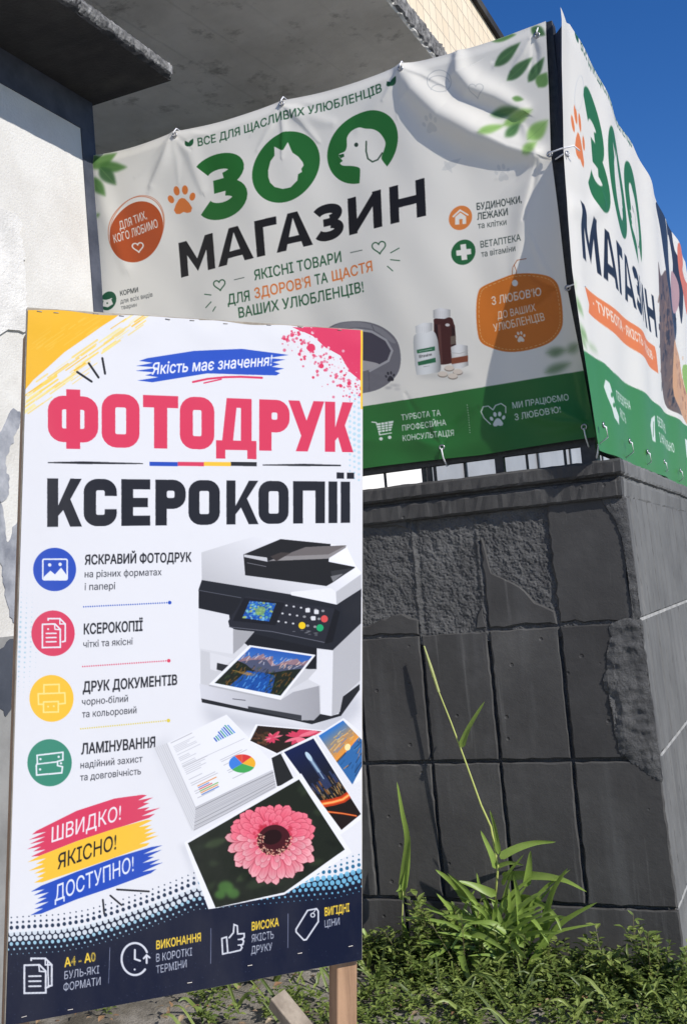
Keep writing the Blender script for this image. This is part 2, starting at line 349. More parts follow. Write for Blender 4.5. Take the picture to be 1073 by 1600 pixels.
def brush(cv, top, bot, col, jag, seed, n=9):
    """paint stroke between two edge curves with ragged ends"""
    r = np.random.default_rng(seed); t, b = np.array(top, float), np.array(bot, float); out = list(map(tuple, t))
    for side in (0, 1):
        a, c = (t[-1], b[-1]) if side == 0 else (b[0], t[0]); ax = (t[-1]-t[0])/np.linalg.norm(t[-1]-t[0])*(1 if side == 0 else -1)
        for i in range(1, n):
            f = i/n; out.append(tuple(a+(c-a)*f+ax*(jag*r.uniform(.2, 1) if i % 2 else -jag*r.uniform(.1, .7))))
        if side == 0: out += list(map(tuple, b[::-1]))
    cv.poly(out, col)
RED, BLUE, YEL, NAVY, INK, GRN = C(222, 64, 98), C(34, 78, 188), C(252, 200, 62), C(13, 22, 48), C(36, 38, 46), C(62, 142, 118)
TXT = C(62, 64, 72)
def poster_art():
    nx, ny = 680, 1290; pw, ph = PWID, PHEI
    q = [proj(pp(u, v)) for u, v in ((0, 0), (pw, 0), (pw, ph), (0, ph))]
    cv = Canvas(nx, ny, C(234, 234, 238), homog(q, [(0, 0), (nx-1, 0), (nx-1, ny-1), (0, ny-1)]))
    R = np.random.default_rng(3)
    # ---- top
    cv.zoom(0, 460, .5405)
    cv.poly([(30, 0), (345, 20), (345, 52), (262, 112), (185, 165), (130, 215), (95, 245), (70, 275), (30, 300)], C(248, 190, 48))
    for i in range(70):
        f = R.uniform(0, 1); a = np.array([60, 320])*(1-f)+np.array([420, 55])*f+R.normal(0, 14, 2); L = R.uniform(25, 95); d = np.array([.82, -.57])*L
        cv.line([a-d*.6, a, a+d*.4], R.uniform(2, 6), [C(248, 190, 48), C(252, 214, 96), C(250, 232, 150)][R.integers(3)], R.uniform(.5, .95))
    for i in range(26):
        a = np.array([75, 120])+R.uniform(0, 1)*np.array([190, -60])+R.uniform(0, 60)*np.array([.2, 1]); cv.line([a, a+np.array([.82, -.57])*R.uniform(20, 70)], R.uniform(1, 3), C(252, 206, 84), .6)
    cv.poly([(845, 92), (1060, 92), (1060, 262), (1012, 222), (985, 175), (940, 150), (905, 118)], C(226, 58, 100))
    for i in range(260):
        f = R.uniform(0, 1); a = np.array([835, 96])*(1-f)+np.array([1058, 275])*f+np.array([-.62, .78])*abs(R.normal(0, 26))*(1 if R.random() < .8 else -1)
        cv.poly(ell(a[0], a[1], s := R.uniform(1.2, 5), s, 10), C(226, 70, 108) if R.random() < .7 else C(240, 226, 232), R.uniform(.5, 1))
    for x, y, s in ((900, 152, 12), (930, 205, 7), (1010, 255, 6), (890, 100, 6), (955, 180, 5), (870, 130, 4), (822, 127, 4), (906, 238, 4), (985, 262, 5)): cv.poly(ell(x, y, s, s, 20), C(226, 58, 100))
    for i in range(16):
        for j in range(3): cv.poly(ell(1012+j*13, 285+i*16+j*5, 4.5-abs(i-7)*.25+j*.5, 4.5-abs(i-7)*.25+j*.5, 12), C(178, 216, 232), .8)
    brush(cv, [(425, 182), (560, 161), (700, 155), (800, 168)], [(440, 252), (600, 226), (720, 230), (800, 232)], C(38, 84, 196), 42, 5, 10)
    cv.line([(558, 251), (600, 242), (650, 237), (700, 236), (758, 239)], 6, C(226, 58, 100)); cv.line([(590, 254), (640, 243)], 4, C(226, 58, 100))
    cv.text("Якість має значення!", (438, 229), (786, 203), 33, C(244, 244, 250), .016, .22)
    for a, b in (((222, 222), (264, 250)), ((256, 197), (284, 238)), ((295, 182), (303, 227))): cv.line([a, b], 6.5, INK)
    X = lambda x: (x-137)/885
    cv.glyphs("ФОТОДРУК", [(a, b) for a, b in ((137, 283), (293, 403), (413, 515), (520, 620), (625, 742), (750, 838), (834, 938), (940, 1022))], [(137, 278), (1022, 311), (1022, 455), (137, 437)], .25, C(224, 62, 96), condensed)
    X = lambda x: (x-135)/878
    cv.glyphs("КСЕРОКОПІЇ", [(a, b) for a, b in ((135, 236), (241, 337), (350, 434), (449, 537), (545, 636), (655, 748), (748, 835), (848, 940), (950, 976), (985, 1013))], [(135, 530), (1013, 540), (1013, 659), (135, 671)], .24, C(30, 33, 44), condensed)
    cv.poly([(137, 483), (240, 481), (413, 486), (413, 489), (240, 489), (137, 486)], INK); cv.poly([(760, 490), (880, 488), (986, 491), (986, 495), (880, 495), (760, 493)], INK)
    for a, b, c in ((432, 514, BLUE), (514, 590, RED), (590, 668, YEL), (668, 743, INK)): cv.poly([(a, 482), (b, 483), (b, 495), (a, 494)], c)
    cv.poly([(1043, 100), (1050, 100), (1050, 330), (1043, 330)], C(250, 205, 60)); cv.pop()
    # ---- services
    cv.zoom(0, 820, .2982)
    for i in range(30):
        for j in range(4):
            s = (7.5-j*1.7)*math.exp(-((i-12)/9)**2)
            if s > .7: cv.poly(ell(112-i*.9+j*29, 300+i*26+(j % 2)*4, s, s, 12), C(176, 208, 222), .9)
    W = C(238, 240, 246)
    cv.poly(ell(284, 232, 113, 114, 60), BLUE); cv.poly(ell(276, 567, 114, 120, 60), RED); cv.poly(ell(268, 909, 116, 123, 60), YEL); cv.poly(ell(258, 1247, 117, 124, 60), GRN)
    cv.line(rrect(222, 178, 350, 286, 8), 8, W, closed=True); cv.poly([(226, 272), (262, 238), (286, 258), (318, 222), (348, 262), (348, 285), (226, 285)], W); cv.poly(ell(258, 208, 9, 9), W); cv.poly(ell(313, 205, 9, 9), W)
    def pages(x, y, k, col, w):
        cv.push(np.array([[k, 0, x], [0, k, y], [0, 0, 1.0]]))
        cv.line([(30, 8), (30, 0), (92, 0), (120, 28), (120, 118), (104, 122)], w, col); cv.line([(92, 0), (92, 28), (120, 28)], w*.8, col)
        cv.line([(0, 30), (66, 28), (94, 56), (94, 150), (0, 152), (0, 30)], w, col); cv.line([(64, 30), (66, 56), (94, 58)], w*.8, col)
        for yy in (78, 100, 122): cv.line([(20, yy), (72, yy-1)], w*.9, col)
        cv.pop()
    pages(220, 490, 1, W, 8); cv.poly(ell(250, 545, 5, 5), W)
    Y2 = C(255, 232, 140)
    cv.line([(228, 885), (228, 838), (308, 835), (308, 880)], 8, Y2); cv.line([(225, 940), (200, 940), (198, 885), (338, 880), (340, 935), (308, 938)], 8, Y2); cv.line([(226, 928), (304, 925), (304, 980), (226, 982), (226, 928)], 8, Y2); cv.poly(ell(250, 952, 5, 5), Y2); cv.poly(ell(280, 950, 5, 5), Y2)
    cv.line([(192, 1208), (328, 1192), (328, 1232), (300, 1240), (300, 1262), (326, 1268), (322, 1300), (190, 1312), (188, 1262), (194, 1248), (192, 1208)], 8, W); cv.line([(194, 1254), (300, 1242)], 7, W)
    for x, y in ((210, 1228), (306, 1216), (208, 1282), (318, 1250)): cv.poly(ell(x, y, 6, 6), W)
    T = lambda s, x0, y0, x1, y1, h, b=.03, c=C(38, 40, 48): cv.text(s, (x0, y0), (x1, y1), h, c, b)
    T("ЯСКРАВИЙ ФОТОДРУК", 442, 206, 1003, 190, 50, .03); T("КСЕРОКОПІЇ", 437, 572, 747, 553, 54, .03); T("ДРУК ДОКУМЕНТІВ", 432, 876, 928, 836, 54, .03); T("ЛАМІНУВАННЯ", 424, 1203, 813, 1164, 56, .03)
    for s, x0, y0, x1, y1 in (("на різних форматах", 442, 274, 846, 262), ("і папері", 442, 341, 602, 335), ("чіткі та якісні", 434, 642, 694, 626), ("чорно-білий", 428, 945, 670, 926), ("та кольоровий", 428, 1010, 714, 987), ("надійний захист", 420, 1277, 746, 1242), ("та довговічність", 418, 1342, 738, 1307)): T(s, x0, y0, x1, y1, 36, .008, TXT)
    for x0, y0, x1, y1, c in ((437, 428, 885, 406, BLUE), (432, 742, 880, 711, RED), (422, 1069, 878, 1025, C(226, 204, 70))):
        for i in range(38): f = i/38; cv.poly(ell(x0+(x1-x0)*f, y0+(y1-y0)*f, 4, 4, 10), c, .9)
        cv.poly(ell(x1+4, y1, 9.5, 9.5, 20), c)
    cv.pop()
    # ---- printer
    cv.zoom(230, 820, .3262)
    G = lambda v, b=4: C(v, v, v+b)
    cv.poly([(250, 850), (420, 900), (760, 965), (1010, 800), (1040, 880), (900, 1010), (560, 990), (300, 960)], C(196, 197, 204), .8, 9)
    cv.poly([(30, 1060), (110, 1010), (60, 1180), (190, 1290), (140, 1290)], C(190, 192, 200), .5, 8)
    cv.poly([(258, 828), (262, 850), (480, 895), (700, 935), (790, 955), (930, 915), (1020, 790), (1020, 740)], C(34, 36, 42))
    cv.poly([(247, 400), (1025, 480), (1022, 760), (935, 825), (920, 905), (880, 915), (830, 905), (800, 935), (740, 935), (258, 830)], G(216))
    cv.poly([(890, 590), (1026, 470), (1022, 745), (940, 820), (925, 895), (885, 915)], G(188)); cv.poly([(812, 596), (892, 600), (886, 915), (832, 905), (832, 770), (775, 740), (775, 688), (812, 680)], G(232))
    cv.poly([(258, 600), (420, 640), (505, 585), (815, 590), (815, 690), (770, 740), (560, 860), (330, 780), (255, 790)], G(205)); cv.poly([(300, 610), (420, 640), (330, 700), (302, 690)], G(222)); cv.poly([(335, 660), (390, 672), (360, 700), (332, 692)], C(40, 42, 48))
    cv.poly([(460, 560), (520, 500), (815, 540), (812, 690), (770, 690), (560, 640)], C(24, 26, 34))
    cv.poly([(250, 760), (640, 838), (700, 800), (825, 770), (830, 905), (800, 935), (740, 935), (258, 830)], lambda x, y: np.stack([np.clip(.88-(x-250)/2600+0*y, 0, 1)]*3, -1)*np.array([.97, .97, 1])); cv.line([(410, 833), (470, 840)], 4, C(90, 92, 100))
    cv.poly([(483, 868), (740, 912), (740, 935), (483, 882)], C(58, 60, 66))
    cv.poly([(246, 308), (262, 262), (690, 330), (910, 380), (1027, 300), (1026, 470), (890, 600), (812, 590), (400, 495), (392, 430), (247, 400)], C(32, 35, 44)); cv.poly([(247, 310), (450, 350), (420, 430), (247, 400)], C(28, 30, 38)); cv.line([(248, 312), (450, 348)], 3, C(92, 94, 104))
    cv.poly([(245, 398), (392, 430), (400, 490), (412, 495), (412, 618), (300, 600), (248, 590)], G(226)); cv.poly([(412, 500), (515, 510), (455, 580), (412, 618)], G(168))
    cv.poly([(260, 130), (420, 80), (510, 55), (640, 66), (955, 100), (1000, 195), (1026, 225), (1026, 305), (908, 380), (690, 332), (262, 262)], lambda x, y: np.stack([np.clip(.80+(x-260)/3800-(y-200)/2400, 0, 1)]*3, -1)*np.array([.98, .98, 1]))
    cv.poly([(905, 320), (1026, 235), (1026, 305), (908, 380)], G(196)); cv.poly([(880, 300), (905, 320), (908, 380), (690, 335), (690, 320)], G(240))
    cv.poly([(462, 140), (640, 66), (880, 90), (870, 175), (998, 200), (890, 275), (860, 292), (640, 262), (470, 240)], C(30, 31, 36)); cv.poly([(640, 150), (760, 105), (955, 96), (952, 108), (868, 160), (580, 172)], C(146, 142, 142)); cv.poly([(640, 150), (760, 105), (955, 96), (870, 140)], C(112, 106, 106)); cv.poly([(465, 140), (575, 155), (578, 175), (465, 152)], G(205)); cv.poly([(590, 150), (640, 130), (690, 132), (620, 172)], C(64, 58, 58)); cv.line([(480, 180), (570, 198)], 3, C(120, 120, 126)); cv.poly([(880, 220), (998, 203), (892, 272)], C(52, 53, 58)); cv.poly([(880, 245), (940, 232), (892, 272)], C(122, 122, 126))
    cv.poly([(470, 340), (900, 400), (912, 420), (850, 570), (700, 530), (395, 490), (388, 460)], C(38, 40, 50)); cv.poly([(900, 400), (925, 415), (890, 560), (850, 570)], C(20, 22, 30)); cv.line([(392, 488), (600, 510), (850, 562)], 3, C(110, 112, 122)); cv.poly([(465, 348), (660, 372), (615, 480), (410, 458)], C(22, 24, 34))
    cv.quad([(492, 362), (618, 375), (585, 462), (455, 445)])
    cv.poly(UNIT, C(30, 92, 178))
    for i in range(150): cv.poly(ell(R.uniform(0, 1), R.uniform(0, 1), s := R.uniform(.02, .06), s*1.3, 6), [C(60, 130, 210), C(110, 180, 140), C(190, 200, 90), C(24, 60, 150), C(140, 200, 230)][R.integers(5)], .75)
    cv.poly(ell(.55, .5, .18, .25), C(150, 180, 80), .7); cv.pop()
    for i in range(6):
        for j in range(3):
            x, y = 668+i*35-j*19, 385+i*5.2+j*38; k = 4.5 if i < 3 else 6
            cv.poly(ell(x, y, k*1.3, k, 10), G(205) if i < 3 else G(150))
    for x, y in ((770, 408), (812, 416), (797, 446)): cv.poly(rrect(x-11, y-10, x+11, y+10, 4), G(228))
    for x, y, c in ((743, 481, C(246, 206, 30)), (829, 492, C(30, 170, 110)), (850, 449, C(224, 84, 84))): cv.poly(ell(x, y, 17, 17, 24), c)
    for i in range(12): cv.poly(rect(x := 690+R.uniform(0, 150), y := 505+R.uniform(-10, 10)+(x-690)*.12, x+14, y+3), G(150), .6)
    # mountain print on the tray
    pq = [(490, 575), (808, 622), (640, 838), (295, 764)]; cv.poly(pq, G(242)); cv.poly([(295, 764), (640, 838), (640, 846), (296, 772)], G(180))
    cv.quad([(498, 584), (792, 628), (640, 818), (322, 757)])
    cv.poly(UNIT, lambda x, y: np.stack([.16+.25*y+0*x, .36+.3*y, .70+.15*y], -1))
    cv.poly([(0, .42), (.10, .22), (.18, .30), (.28, .12), (.36, .22), (.45, .15), (.52, .3), (.6, .36), (.70, .22), (.82, .12), (.92, .2), (1, .1), (1, .6), (0, .6)], C(150, 120, 130)); cv.poly([(.0, .45), (.2, .33), (.4, .26), (.55, .40), (.75, .30), (1, .26), (1, .62), (0, .62)], C(78, 84, 110))
    for i in range(60): x = R.uniform(0, 1); y = R.uniform(.14, .36); cv.line([(x, y), (x+R.uniform(-.03, .03), y+.07)], .012, [C(232, 190, 170), C(90, 70, 90), C(220, 224, 235)][R.integers(3)], .7)
    cv.poly([(0, .40), (.18, .46), (.34, .56), (.5, .62), (.66, .54), (.84, .42), (1, .34), (1, 1), (0, 1)], C(26, 34, 26)); cv.poly([(.28, .60), (.5, .58), (.72, .60), (.86, 1), (.24, 1)], C(24, 80, 160))
    for i in range(160):
        x = R.uniform(.05, .98); y = R.uniform(.45, .98); inw = abs(x-.52) < .12+.3*(y-.58)
        cv.line([(x, y), (x+R.uniform(-.02, .02), y+R.uniform(.03, .10))], .012, ([C(70, 150, 230), C(20, 50, 130), C(120, 190, 245)] if inw and y > .62 else [C(60, 80, 40), C(150, 100, 40), C(18, 24, 20), C(40, 60, 34)])[R.integers(3)], .7)
    for i in range(14): cv.line([(.05+R.uniform(0, .32), .66+R.uniform(-.03, .04)), (.2+R.uniform(0, .25), .67+R.uniform(-.03, .03))], .01, C(196, 140, 60), .6)
    cv.pop()
    # stack of documents
    st = [(100, 1048), (380, 908), (622, 1160), (470, 1225), (335, 1292)]
    cv.pop(); cv.zoom(230, 1200, .3356)                                # lower zoom from here
    f3 = lambda x, y: ((230+.3262*x-230)/.3356, (820+.3262*y-1200)/.3356)   # document corners measured in the other zoom
    A_, B_, C_ = f3(96, 1045), f3(380, 908), f3(624, 1162); D_ = (226, 180); off = np.array([-8, 112])
    cv.poly([A_, D_, tuple(np.array(D_)+off), (205, 292), tuple(np.array(A_)+np.array([-62, 20]))], G(222)); cv.poly([D_, C_, (604, 90), (215, 295)], G(206))
    for i in range(13):
        f = (i+.5)/13; a = np.array(D_)+off*f; b = np.array(C_)+np.array([-4, 96])*f
        cv.line([a, a+(b-a)*.4+R.normal(0, 1.2, 2), b+R.normal(0, 5, 2)*[1, .2]], R.uniform(1.5, 3.5), G(int(R.uniform(120, 190))), .85)
    for i in range(7):
        f = (i+.5)/7; a = np.array(A_)*(1-f)+(np.array(A_)+np.array([-62, 24]))*f; b = np.array(D_)*(1-f)+(np.array(D_)+np.array([-16, 112]))*f; cv.line([a, b], 3, G(int(R.uniform(165, 200))), .8)
    cv.poly([A_, B_, C_, D_], G(240))
    cv.quad([A_, B_, C_, D_])
    for i in range(34):
        x0, y = R.choice([.06, .06, .52]), .06+.027*i; y2 = min(y, .96)
        if .06 < y2 < .95 and not (x0 > .5 and y2 < .46): cv.line([(x0, y2), (x0+R.uniform(.15, .36), y2)], .007, G(150), .7)
    cv.line([(.05, .48), (.95, .50)], .004, G(120), .8); cv.line([(.05, .03), (.4, .03)], .01, G(130), .8)
    for i in range(9): h = .07+.013*i+R.uniform(0, .04); cv.poly(rect(.62+i*.034, .36-h, .64+i*.034, .36), [C(44, 92, 190), C(60, 160, 150), C(90, 150, 220)][i % 3])
    for i in range(6): cv.line([(.12, .80+.022*i), (.12+R.uniform(.1, .26), .80+.022*i)], .012, [C(230, 150, 70), C(90, 130, 200), C(220, 80, 80), C(120, 180, 90)][i % 4])
    cv.pop(); pc = np.array(f3(455, 1143)); 
    for a, b, c in ((-90, -45, C(220, 60, 60)), (-125, -90, C(226, 80, 60)), (-45, 25, C(244, 180, 50)), (25, 140, C(70, 170, 90)), (140, 235, C(66, 130, 220))): cv.poly(np.concatenate([[pc], arc(pc[0], pc[1], 62, 43, a, b, 14)]), c)
    # photo prints
    def photo(q, ins, col):
        cv.poly(q, G(244)); q = np.array(q, float); m = q.mean(0); cv.quad([tuple(p+(m-p)*ins) for p in q]); cv.poly(UNIT, col)
    cv.pop(); cv.zoom(230, 820, .3262)
    photo([(520, 955), (860, 985), (640, 1110), (480, 1035)], .09, C(40, 30, 26))
    for i in range(60): cv.poly(ell(R.uniform(0, .6), R.uniform(.2, 1), s := R.uniform(.03, .09), s, 8), [C(90, 60, 40), C(30, 36, 22), C(130, 84, 60), C(50, 30, 24)][R.integers(4)], .7)
    for i in range(34): a = R.uniform(0, 6.3); cx, cy = ((.58, .42), (.9, .2))[i % 2]; cv.poly(leafshape((cx, cy), (cx+.17*math.cos(a), cy+.3*math.sin(a)), .07), C(214, 66, 96) if i % 3 else C(240, 120, 140)); 
    cv.pop()
    photo([(590, 1110), (640, 1085), (720, 1240), (620, 1262)], .1, C(36, 38, 40)); cv.pop()
    photo([(812, 1008), (942, 925), (1060, 1020), (1060, 1200), (1000, 1240)], .0, C(240, 240, 244)); cv.pop()
    cv.quad([(822, 1010), (940, 936), (1075, 1075), (985, 1245)])
    cv.poly(UNIT, lambda x, y: np.where(y[..., None] < .62, np.array([.16, .46, .80])*(1-np.clip(y*1.6, 0, 1))[..., None]+np.array([.98, .62, .22])*np.clip(y*1.6, 0, 1)[..., None], np.array([.20, .42, .66])+0*y[..., None]))
    for i in range(60):
        y = R.uniform(.1, .98); x = R.uniform(0, .9); cv.line([(x, y), (x+R.uniform(.08, .3), y+R.uniform(-.03, .03))], R.uniform(.012, .03), ([C(250, 190, 90), C(246, 140, 50), C(90, 130, 190), C(240, 214, 150)] if y < .6 else [C(30, 80, 130), C(90, 150, 190), C(240, 150, 60), C(20, 40, 70)])[R.integers(4)], .6)
    cv.poly(ell(.45, .58, .1, .06), C(255, 236, 170)); cv.pop()
    cv.pop(); cv.zoom(230, 1200, .3356)
    b3 = [f3(640, 1085), f3(800, 1008), (1003, 225), (905, 318)]
    photo([b3[0], b3[1], (1010, 232), (900, 312)], .0, C(244, 244, 246)); cv.pop()
    cv.quad([f3(655, 1088), f3(798, 1022), (998, 215), (906, 290)])
    cv.poly(UNIT, lambda x, y: np.stack([.07+.05*y+0*x, .12-.04*y, .30-.22*np.clip(y*1.6, 0, 1)], -1))
    for i in range(90): x = R.uniform(0, 1); y = R.uniform(.38, .62); cv.line([(x, y), (x, y+R.uniform(.02, .07))], .014, [C(230, 150, 60), C(180, 110, 50), C(70, 80, 120), C(250, 210, 130)][R.integers(4)], .8)
    cv.poly(rect(.46, .14, .62, .44), C(60, 76, 110)); cv.poly(rect(.50, .10, .58, .40), C(150, 176, 200)); cv.poly(ell(.54, .13, .07, .05), C(190, 214, 230))
    for i in range(14): cv.poly(rect(x := R.uniform(0, .95), .44-R.uniform(.03, .14), x+.06, .5), C(44, 56, 92), .9)
    for k, (w, c) in enumerate(((.09, C(200, 60, 24)), (.045, C(246, 100, 40)), (.02, C(255, 190, 110)))): cv.line([(-.05, .60), (.35, .66), (.7, .70), (1.05, .70)], w, c, .95); cv.line([(-.05, .70), (.4, .84), (.8, .98)], w*.35, c, .8)
    cv.pop()
    # gerbera
    # navy wave and halftone
    F4 = lambda x, y: ((.2982*x-230)/.3356, .2982*y/.3356)
    top = [F4(0, 868), F4(30, 868), F4(150, 860), F4(300, 852), F4(450, 828), F4(600, 785), F4(750, 735), F4(900, 680), F4(1020, 630), (330, 590), (520, 590), (650, 560), (780, 525), (880, 505), (1010, 470), (1040, 465)]
    cv.poly(top+[(1040, 1000), (-800, 1500), (-900, 780)], NAVY)
    tp = np.array([p for p in top if not 300 < p[0] < 800]); 
    for i in range(64):
        x = -690+i*27.5; y0 = np.interp(x, tp[:, 0], tp[:, 1])
        for j, s in ((-3, 3.2), (-2, 5.5), (-1, 8.5)): cv.poly(ell(x, y0+j*24, s, s*1.1, 14), C(30, 50, 78) if i < 34 else C(40, 110, 150))
        for j, s in ((0, 11.5), (1, 11), (2, 8), (3, 4.6), (4, 2.2)): cv.poly(ell(x+(13 if j % 2 else 0), y0+j*24+4, s, s*1.1, 16), C(226, 234, 240) if j < 2 and i < 40 else (C(170, 214, 232) if i < 40 else C(120, 190, 224)), .95)
    fq = [(172, 347), (718, 25), (955, 395), (640, 590), (310, 655), (285, 658)]
    cv.poly([(180, 362), (150, 352), (250, 600), (270, 650)], C(196, 198, 206), .6, 4); cv.poly(fq, G(243))
    inn = [(188, 350), (708, 52), (922, 380), (640, 580), (318, 652)]
    m = np.zeros((cv.ny, cv.nx), np.float32); (r0, r1, c0, c1), k = cv.mask([cv.map(inn)]); m[r0:r1, c0:c1] = k; keep = cv.clip; cv.clip = m
    cv.poly(inn, C(30, 36, 28))
    for i in range(60): x, y = R.uniform(180, 930), R.uniform(60, 650); a = R.uniform(-.9, .3); L = R.uniform(50, 130); cv.poly(leafshape((x, y), (x+L*math.cos(a), y+L*math.sin(a)), R.uniform(20, 46)), [C(52, 64, 44), C(20, 26, 20), C(70, 86, 56), C(38, 48, 36)][R.integers(4)], .6, 1.5)
    for x, y, s in ((365, 555, 36), (400, 585, 30), (340, 590, 26)): cv.poly(ell(x, y, s, s*.8), C(78, 122, 58), .8, 1.5)
    fc = np.array([588, 322.])
    def petal(a, b, w, bend):
        d = b-a; L = np.linalg.norm(d); nr = np.array([-d[1], d[0]])/L; t = np.linspace(0, 1, 14); pr = w/2*np.clip(.35+1.1*t, 0, 1)*np.sqrt(np.clip(1-np.clip((t-.72)/.28, 0, 1)**2.2, 0, 1)); mid = a+d*t[:, None]+nr*(bend*np.sin(np.pi*t))[:, None]
        return np.concatenate([mid+nr*pr[:, None], (mid-nr*pr[:, None])[::-1]])
    for ring, (n, rx, ry, w) in enumerate(((26, 218, 205, 44), (25, 205, 190, 42), (24, 168, 150, 34), (20, 128, 112, 26))):
        for i in range(n):
            a = 2*math.pi*(i+.5*(ring % 2))/n+R.normal(0, .05); up = math.sin(a) < 0; L = R.uniform(.88, 1.02); tip = fc+np.array([rx*math.cos(a)*L-4, ry*math.sin(a)*L*(.78 if up else 1.13)]); st_ = fc+(tip-fc)*.30
            d = tip-st_; base = C(232, 78, 104) if ring < 2 else C(236, 84, 112); hi = C(252, 186, 192)*(.9+.1*R.random()) if not up else C(244, 128, 146); bd = R.normal(0, 5)
            cv.poly(petal(st_, tip+d*.015, w*1.14, bd), C(150, 38, 60), .5); cv.poly(petal(st_, tip, w, bd), lambda x, y, b=base, h=hi, s=st_, d=d: (lambda t: b+(h-b)*t[..., None])(np.clip(((x-s[0])*d[0]+(y-s[1])*d[1])/(d@d), 0, 1)**1.3))
            for o in (-.16, .16): nr = np.array([-d[1], d[0]])/np.linalg.norm(d)*w*o; cv.line([st_+d*.2+nr, st_+d*.85+nr], 1.6, C(204, 62, 90), .45)
    for i in range(60): a = R.uniform(0, 6.28); r_ = R.uniform(.5, 1); p = fc+np.array([95*math.cos(a), 82*math.sin(a)])*r_; cv.poly(ell(p[0], p[1], 8, 8, 8), C(190, 44, 66), .6)
    cv.poly(ell(590, 335, 78, 70, 40, 0, -.3), C(70, 22, 30)); cv.poly(ell(582, 322, 46, 34, 40, 0, -.3), C(36, 12, 16))
    for i in range(150): a = R.uniform(-.3, 3.6); r_ = R.uniform(.62, 1.05); p = np.array([592, 338])+np.array([80*math.cos(a), 72*math.sin(a)])*r_; cv.poly(ell(p[0], p[1], s := R.uniform(2, 4), s, 8), [C(226, 150, 130), C(120, 40, 44), C(240, 200, 170)][R.integers(3)], .9)
    cv.clip = keep; cv.pop()
    # ---- brush stripes and footer
    cv.zoom(0, 1200, .2982)
    brush(cv, [(190, 330), (400, 225), (600, 160), (745, 140)], [(205, 462), (400, 385), (600, 320), (780, 262)], RED, 75, 11, 12)
    brush(cv, [(205, 462), (400, 385), (600, 318), (770, 272)], [(220, 600), (400, 540), (600, 470), (770, 408)], YEL, 70, 12, 12)
    brush(cv, [(215, 618), (400, 545), (600, 472), (790, 415)], [(215, 765), (400, 690), (600, 622), (790, 552)], BLUE, 72, 13, 12)
    cv.text("ШВИДКО!", (268, 392), (632, 270), 78, C(244, 236, 240), .005, .22); cv.text("ЯКІСНО!", (300, 533), (608, 425), 78, C(34, 32, 34), .012, .22); cv.text("ДОСТУПНО!", (285, 702), (700, 540), 82, C(236, 240, 250), .005, .22)
    for a, b in (((612, 638), (780, 648)), ((577, 670), (636, 720)), ((538, 692), (545, 766))): cv.line([a, b], 10, INK)
    WW, YY, LL = C(222, 224, 232), C(246, 208, 66), C(190, 194, 208)
    pages(125, 1000, 1.2, WW, 8); cv.line([(248, 1018), (252, 1150), (236, 1156)], 8, WW)
    T("А4 - А0", 335, 1046, 500, 1012, 48, .026, YY); T("БУЛЬ-ЯКІ", 335, 1110, 518, 1078, 42, .0, LL); T("ФОРМАТИ", 330, 1172, 525, 1138, 42, .0, LL)
    cv.line([(575, 942), (568, 1130)], 3, C(120, 126, 150)); cv.line(arc(706, 1003, 70, 84, -25, -320, 40), 11, WW); cv.line([(706, 955), (706, 1003), (733, 1012)], 10, WW); cv.line([(768, 1024), (768, 985)], 10, WW); cv.line([(752, 1000), (768, 982), (784, 996)], 9, WW); cv.poly(ell(705, 1058, 5, 5), WW)
    T("ВИКОНАННЯ", 818, 952, 1053, 908, 44, .026, YY); T("В КОРОТКІ", 818, 1018, 1006, 984, 42, 0, LL); T("ТЕРМІНИ", 818, 1080, 978, 1046, 42, 0, LL); cv.pop()
    cv.zoom(230, 1200, .3356)
    cv.line([(297, 748), (296, 912)], 3, C(120, 126, 150)); cv.line([(657, 680), (656, 838)], 3, C(120, 126, 150))
    cv.line([(348, 795), (370, 788), (376, 862), (352, 868), (348, 795)], 7, WW); cv.line([(382, 792), (402, 768), (405, 730), (420, 736), (422, 774), (452, 772), (452, 790), (440, 798), (450, 806), (446, 822), (436, 826), (442, 838), (434, 850), (382, 862)], 7, WW); cv.line([(424, 800), (448, 798)], 6, WW); cv.line([(424, 826), (446, 824)], 6, WW)
    T("ВИСОКА", 487, 758, 614, 736, 38, .026, YY); T("ЯКІСТЬ", 487, 813, 590, 794, 36, 0, LL); T("ДРУКУ", 485, 868, 583, 849, 36, 0, LL)
    cv.line([(694, 752), (748, 664), (790, 656), (798, 668), (798, 716), (742, 800), (730, 802), (694, 764), (694, 752)], 7, WW); cv.line(ell(772, 686, 9, 9, 16), 5, WW, closed=True); cv.line([(774, 676), (786, 660)], 4, WW)
    T("ВИГІДНІ", 828, 690, 943, 668, 38, .026, YY); T("ЦІНИ", 828, 744, 897, 730, 34, 0, LL)
    cv.pop()
    for i in range(900):
        x = R.uniform(0, 566); y = R.uniform(1430, 1600); cv.poly(ell(x, y, s := R.uniform(.25, .7), s, 6), C(150, 158, 180), R.uniform(.15, .5)) if y > 1470 else None
    return cv.linear(.62)
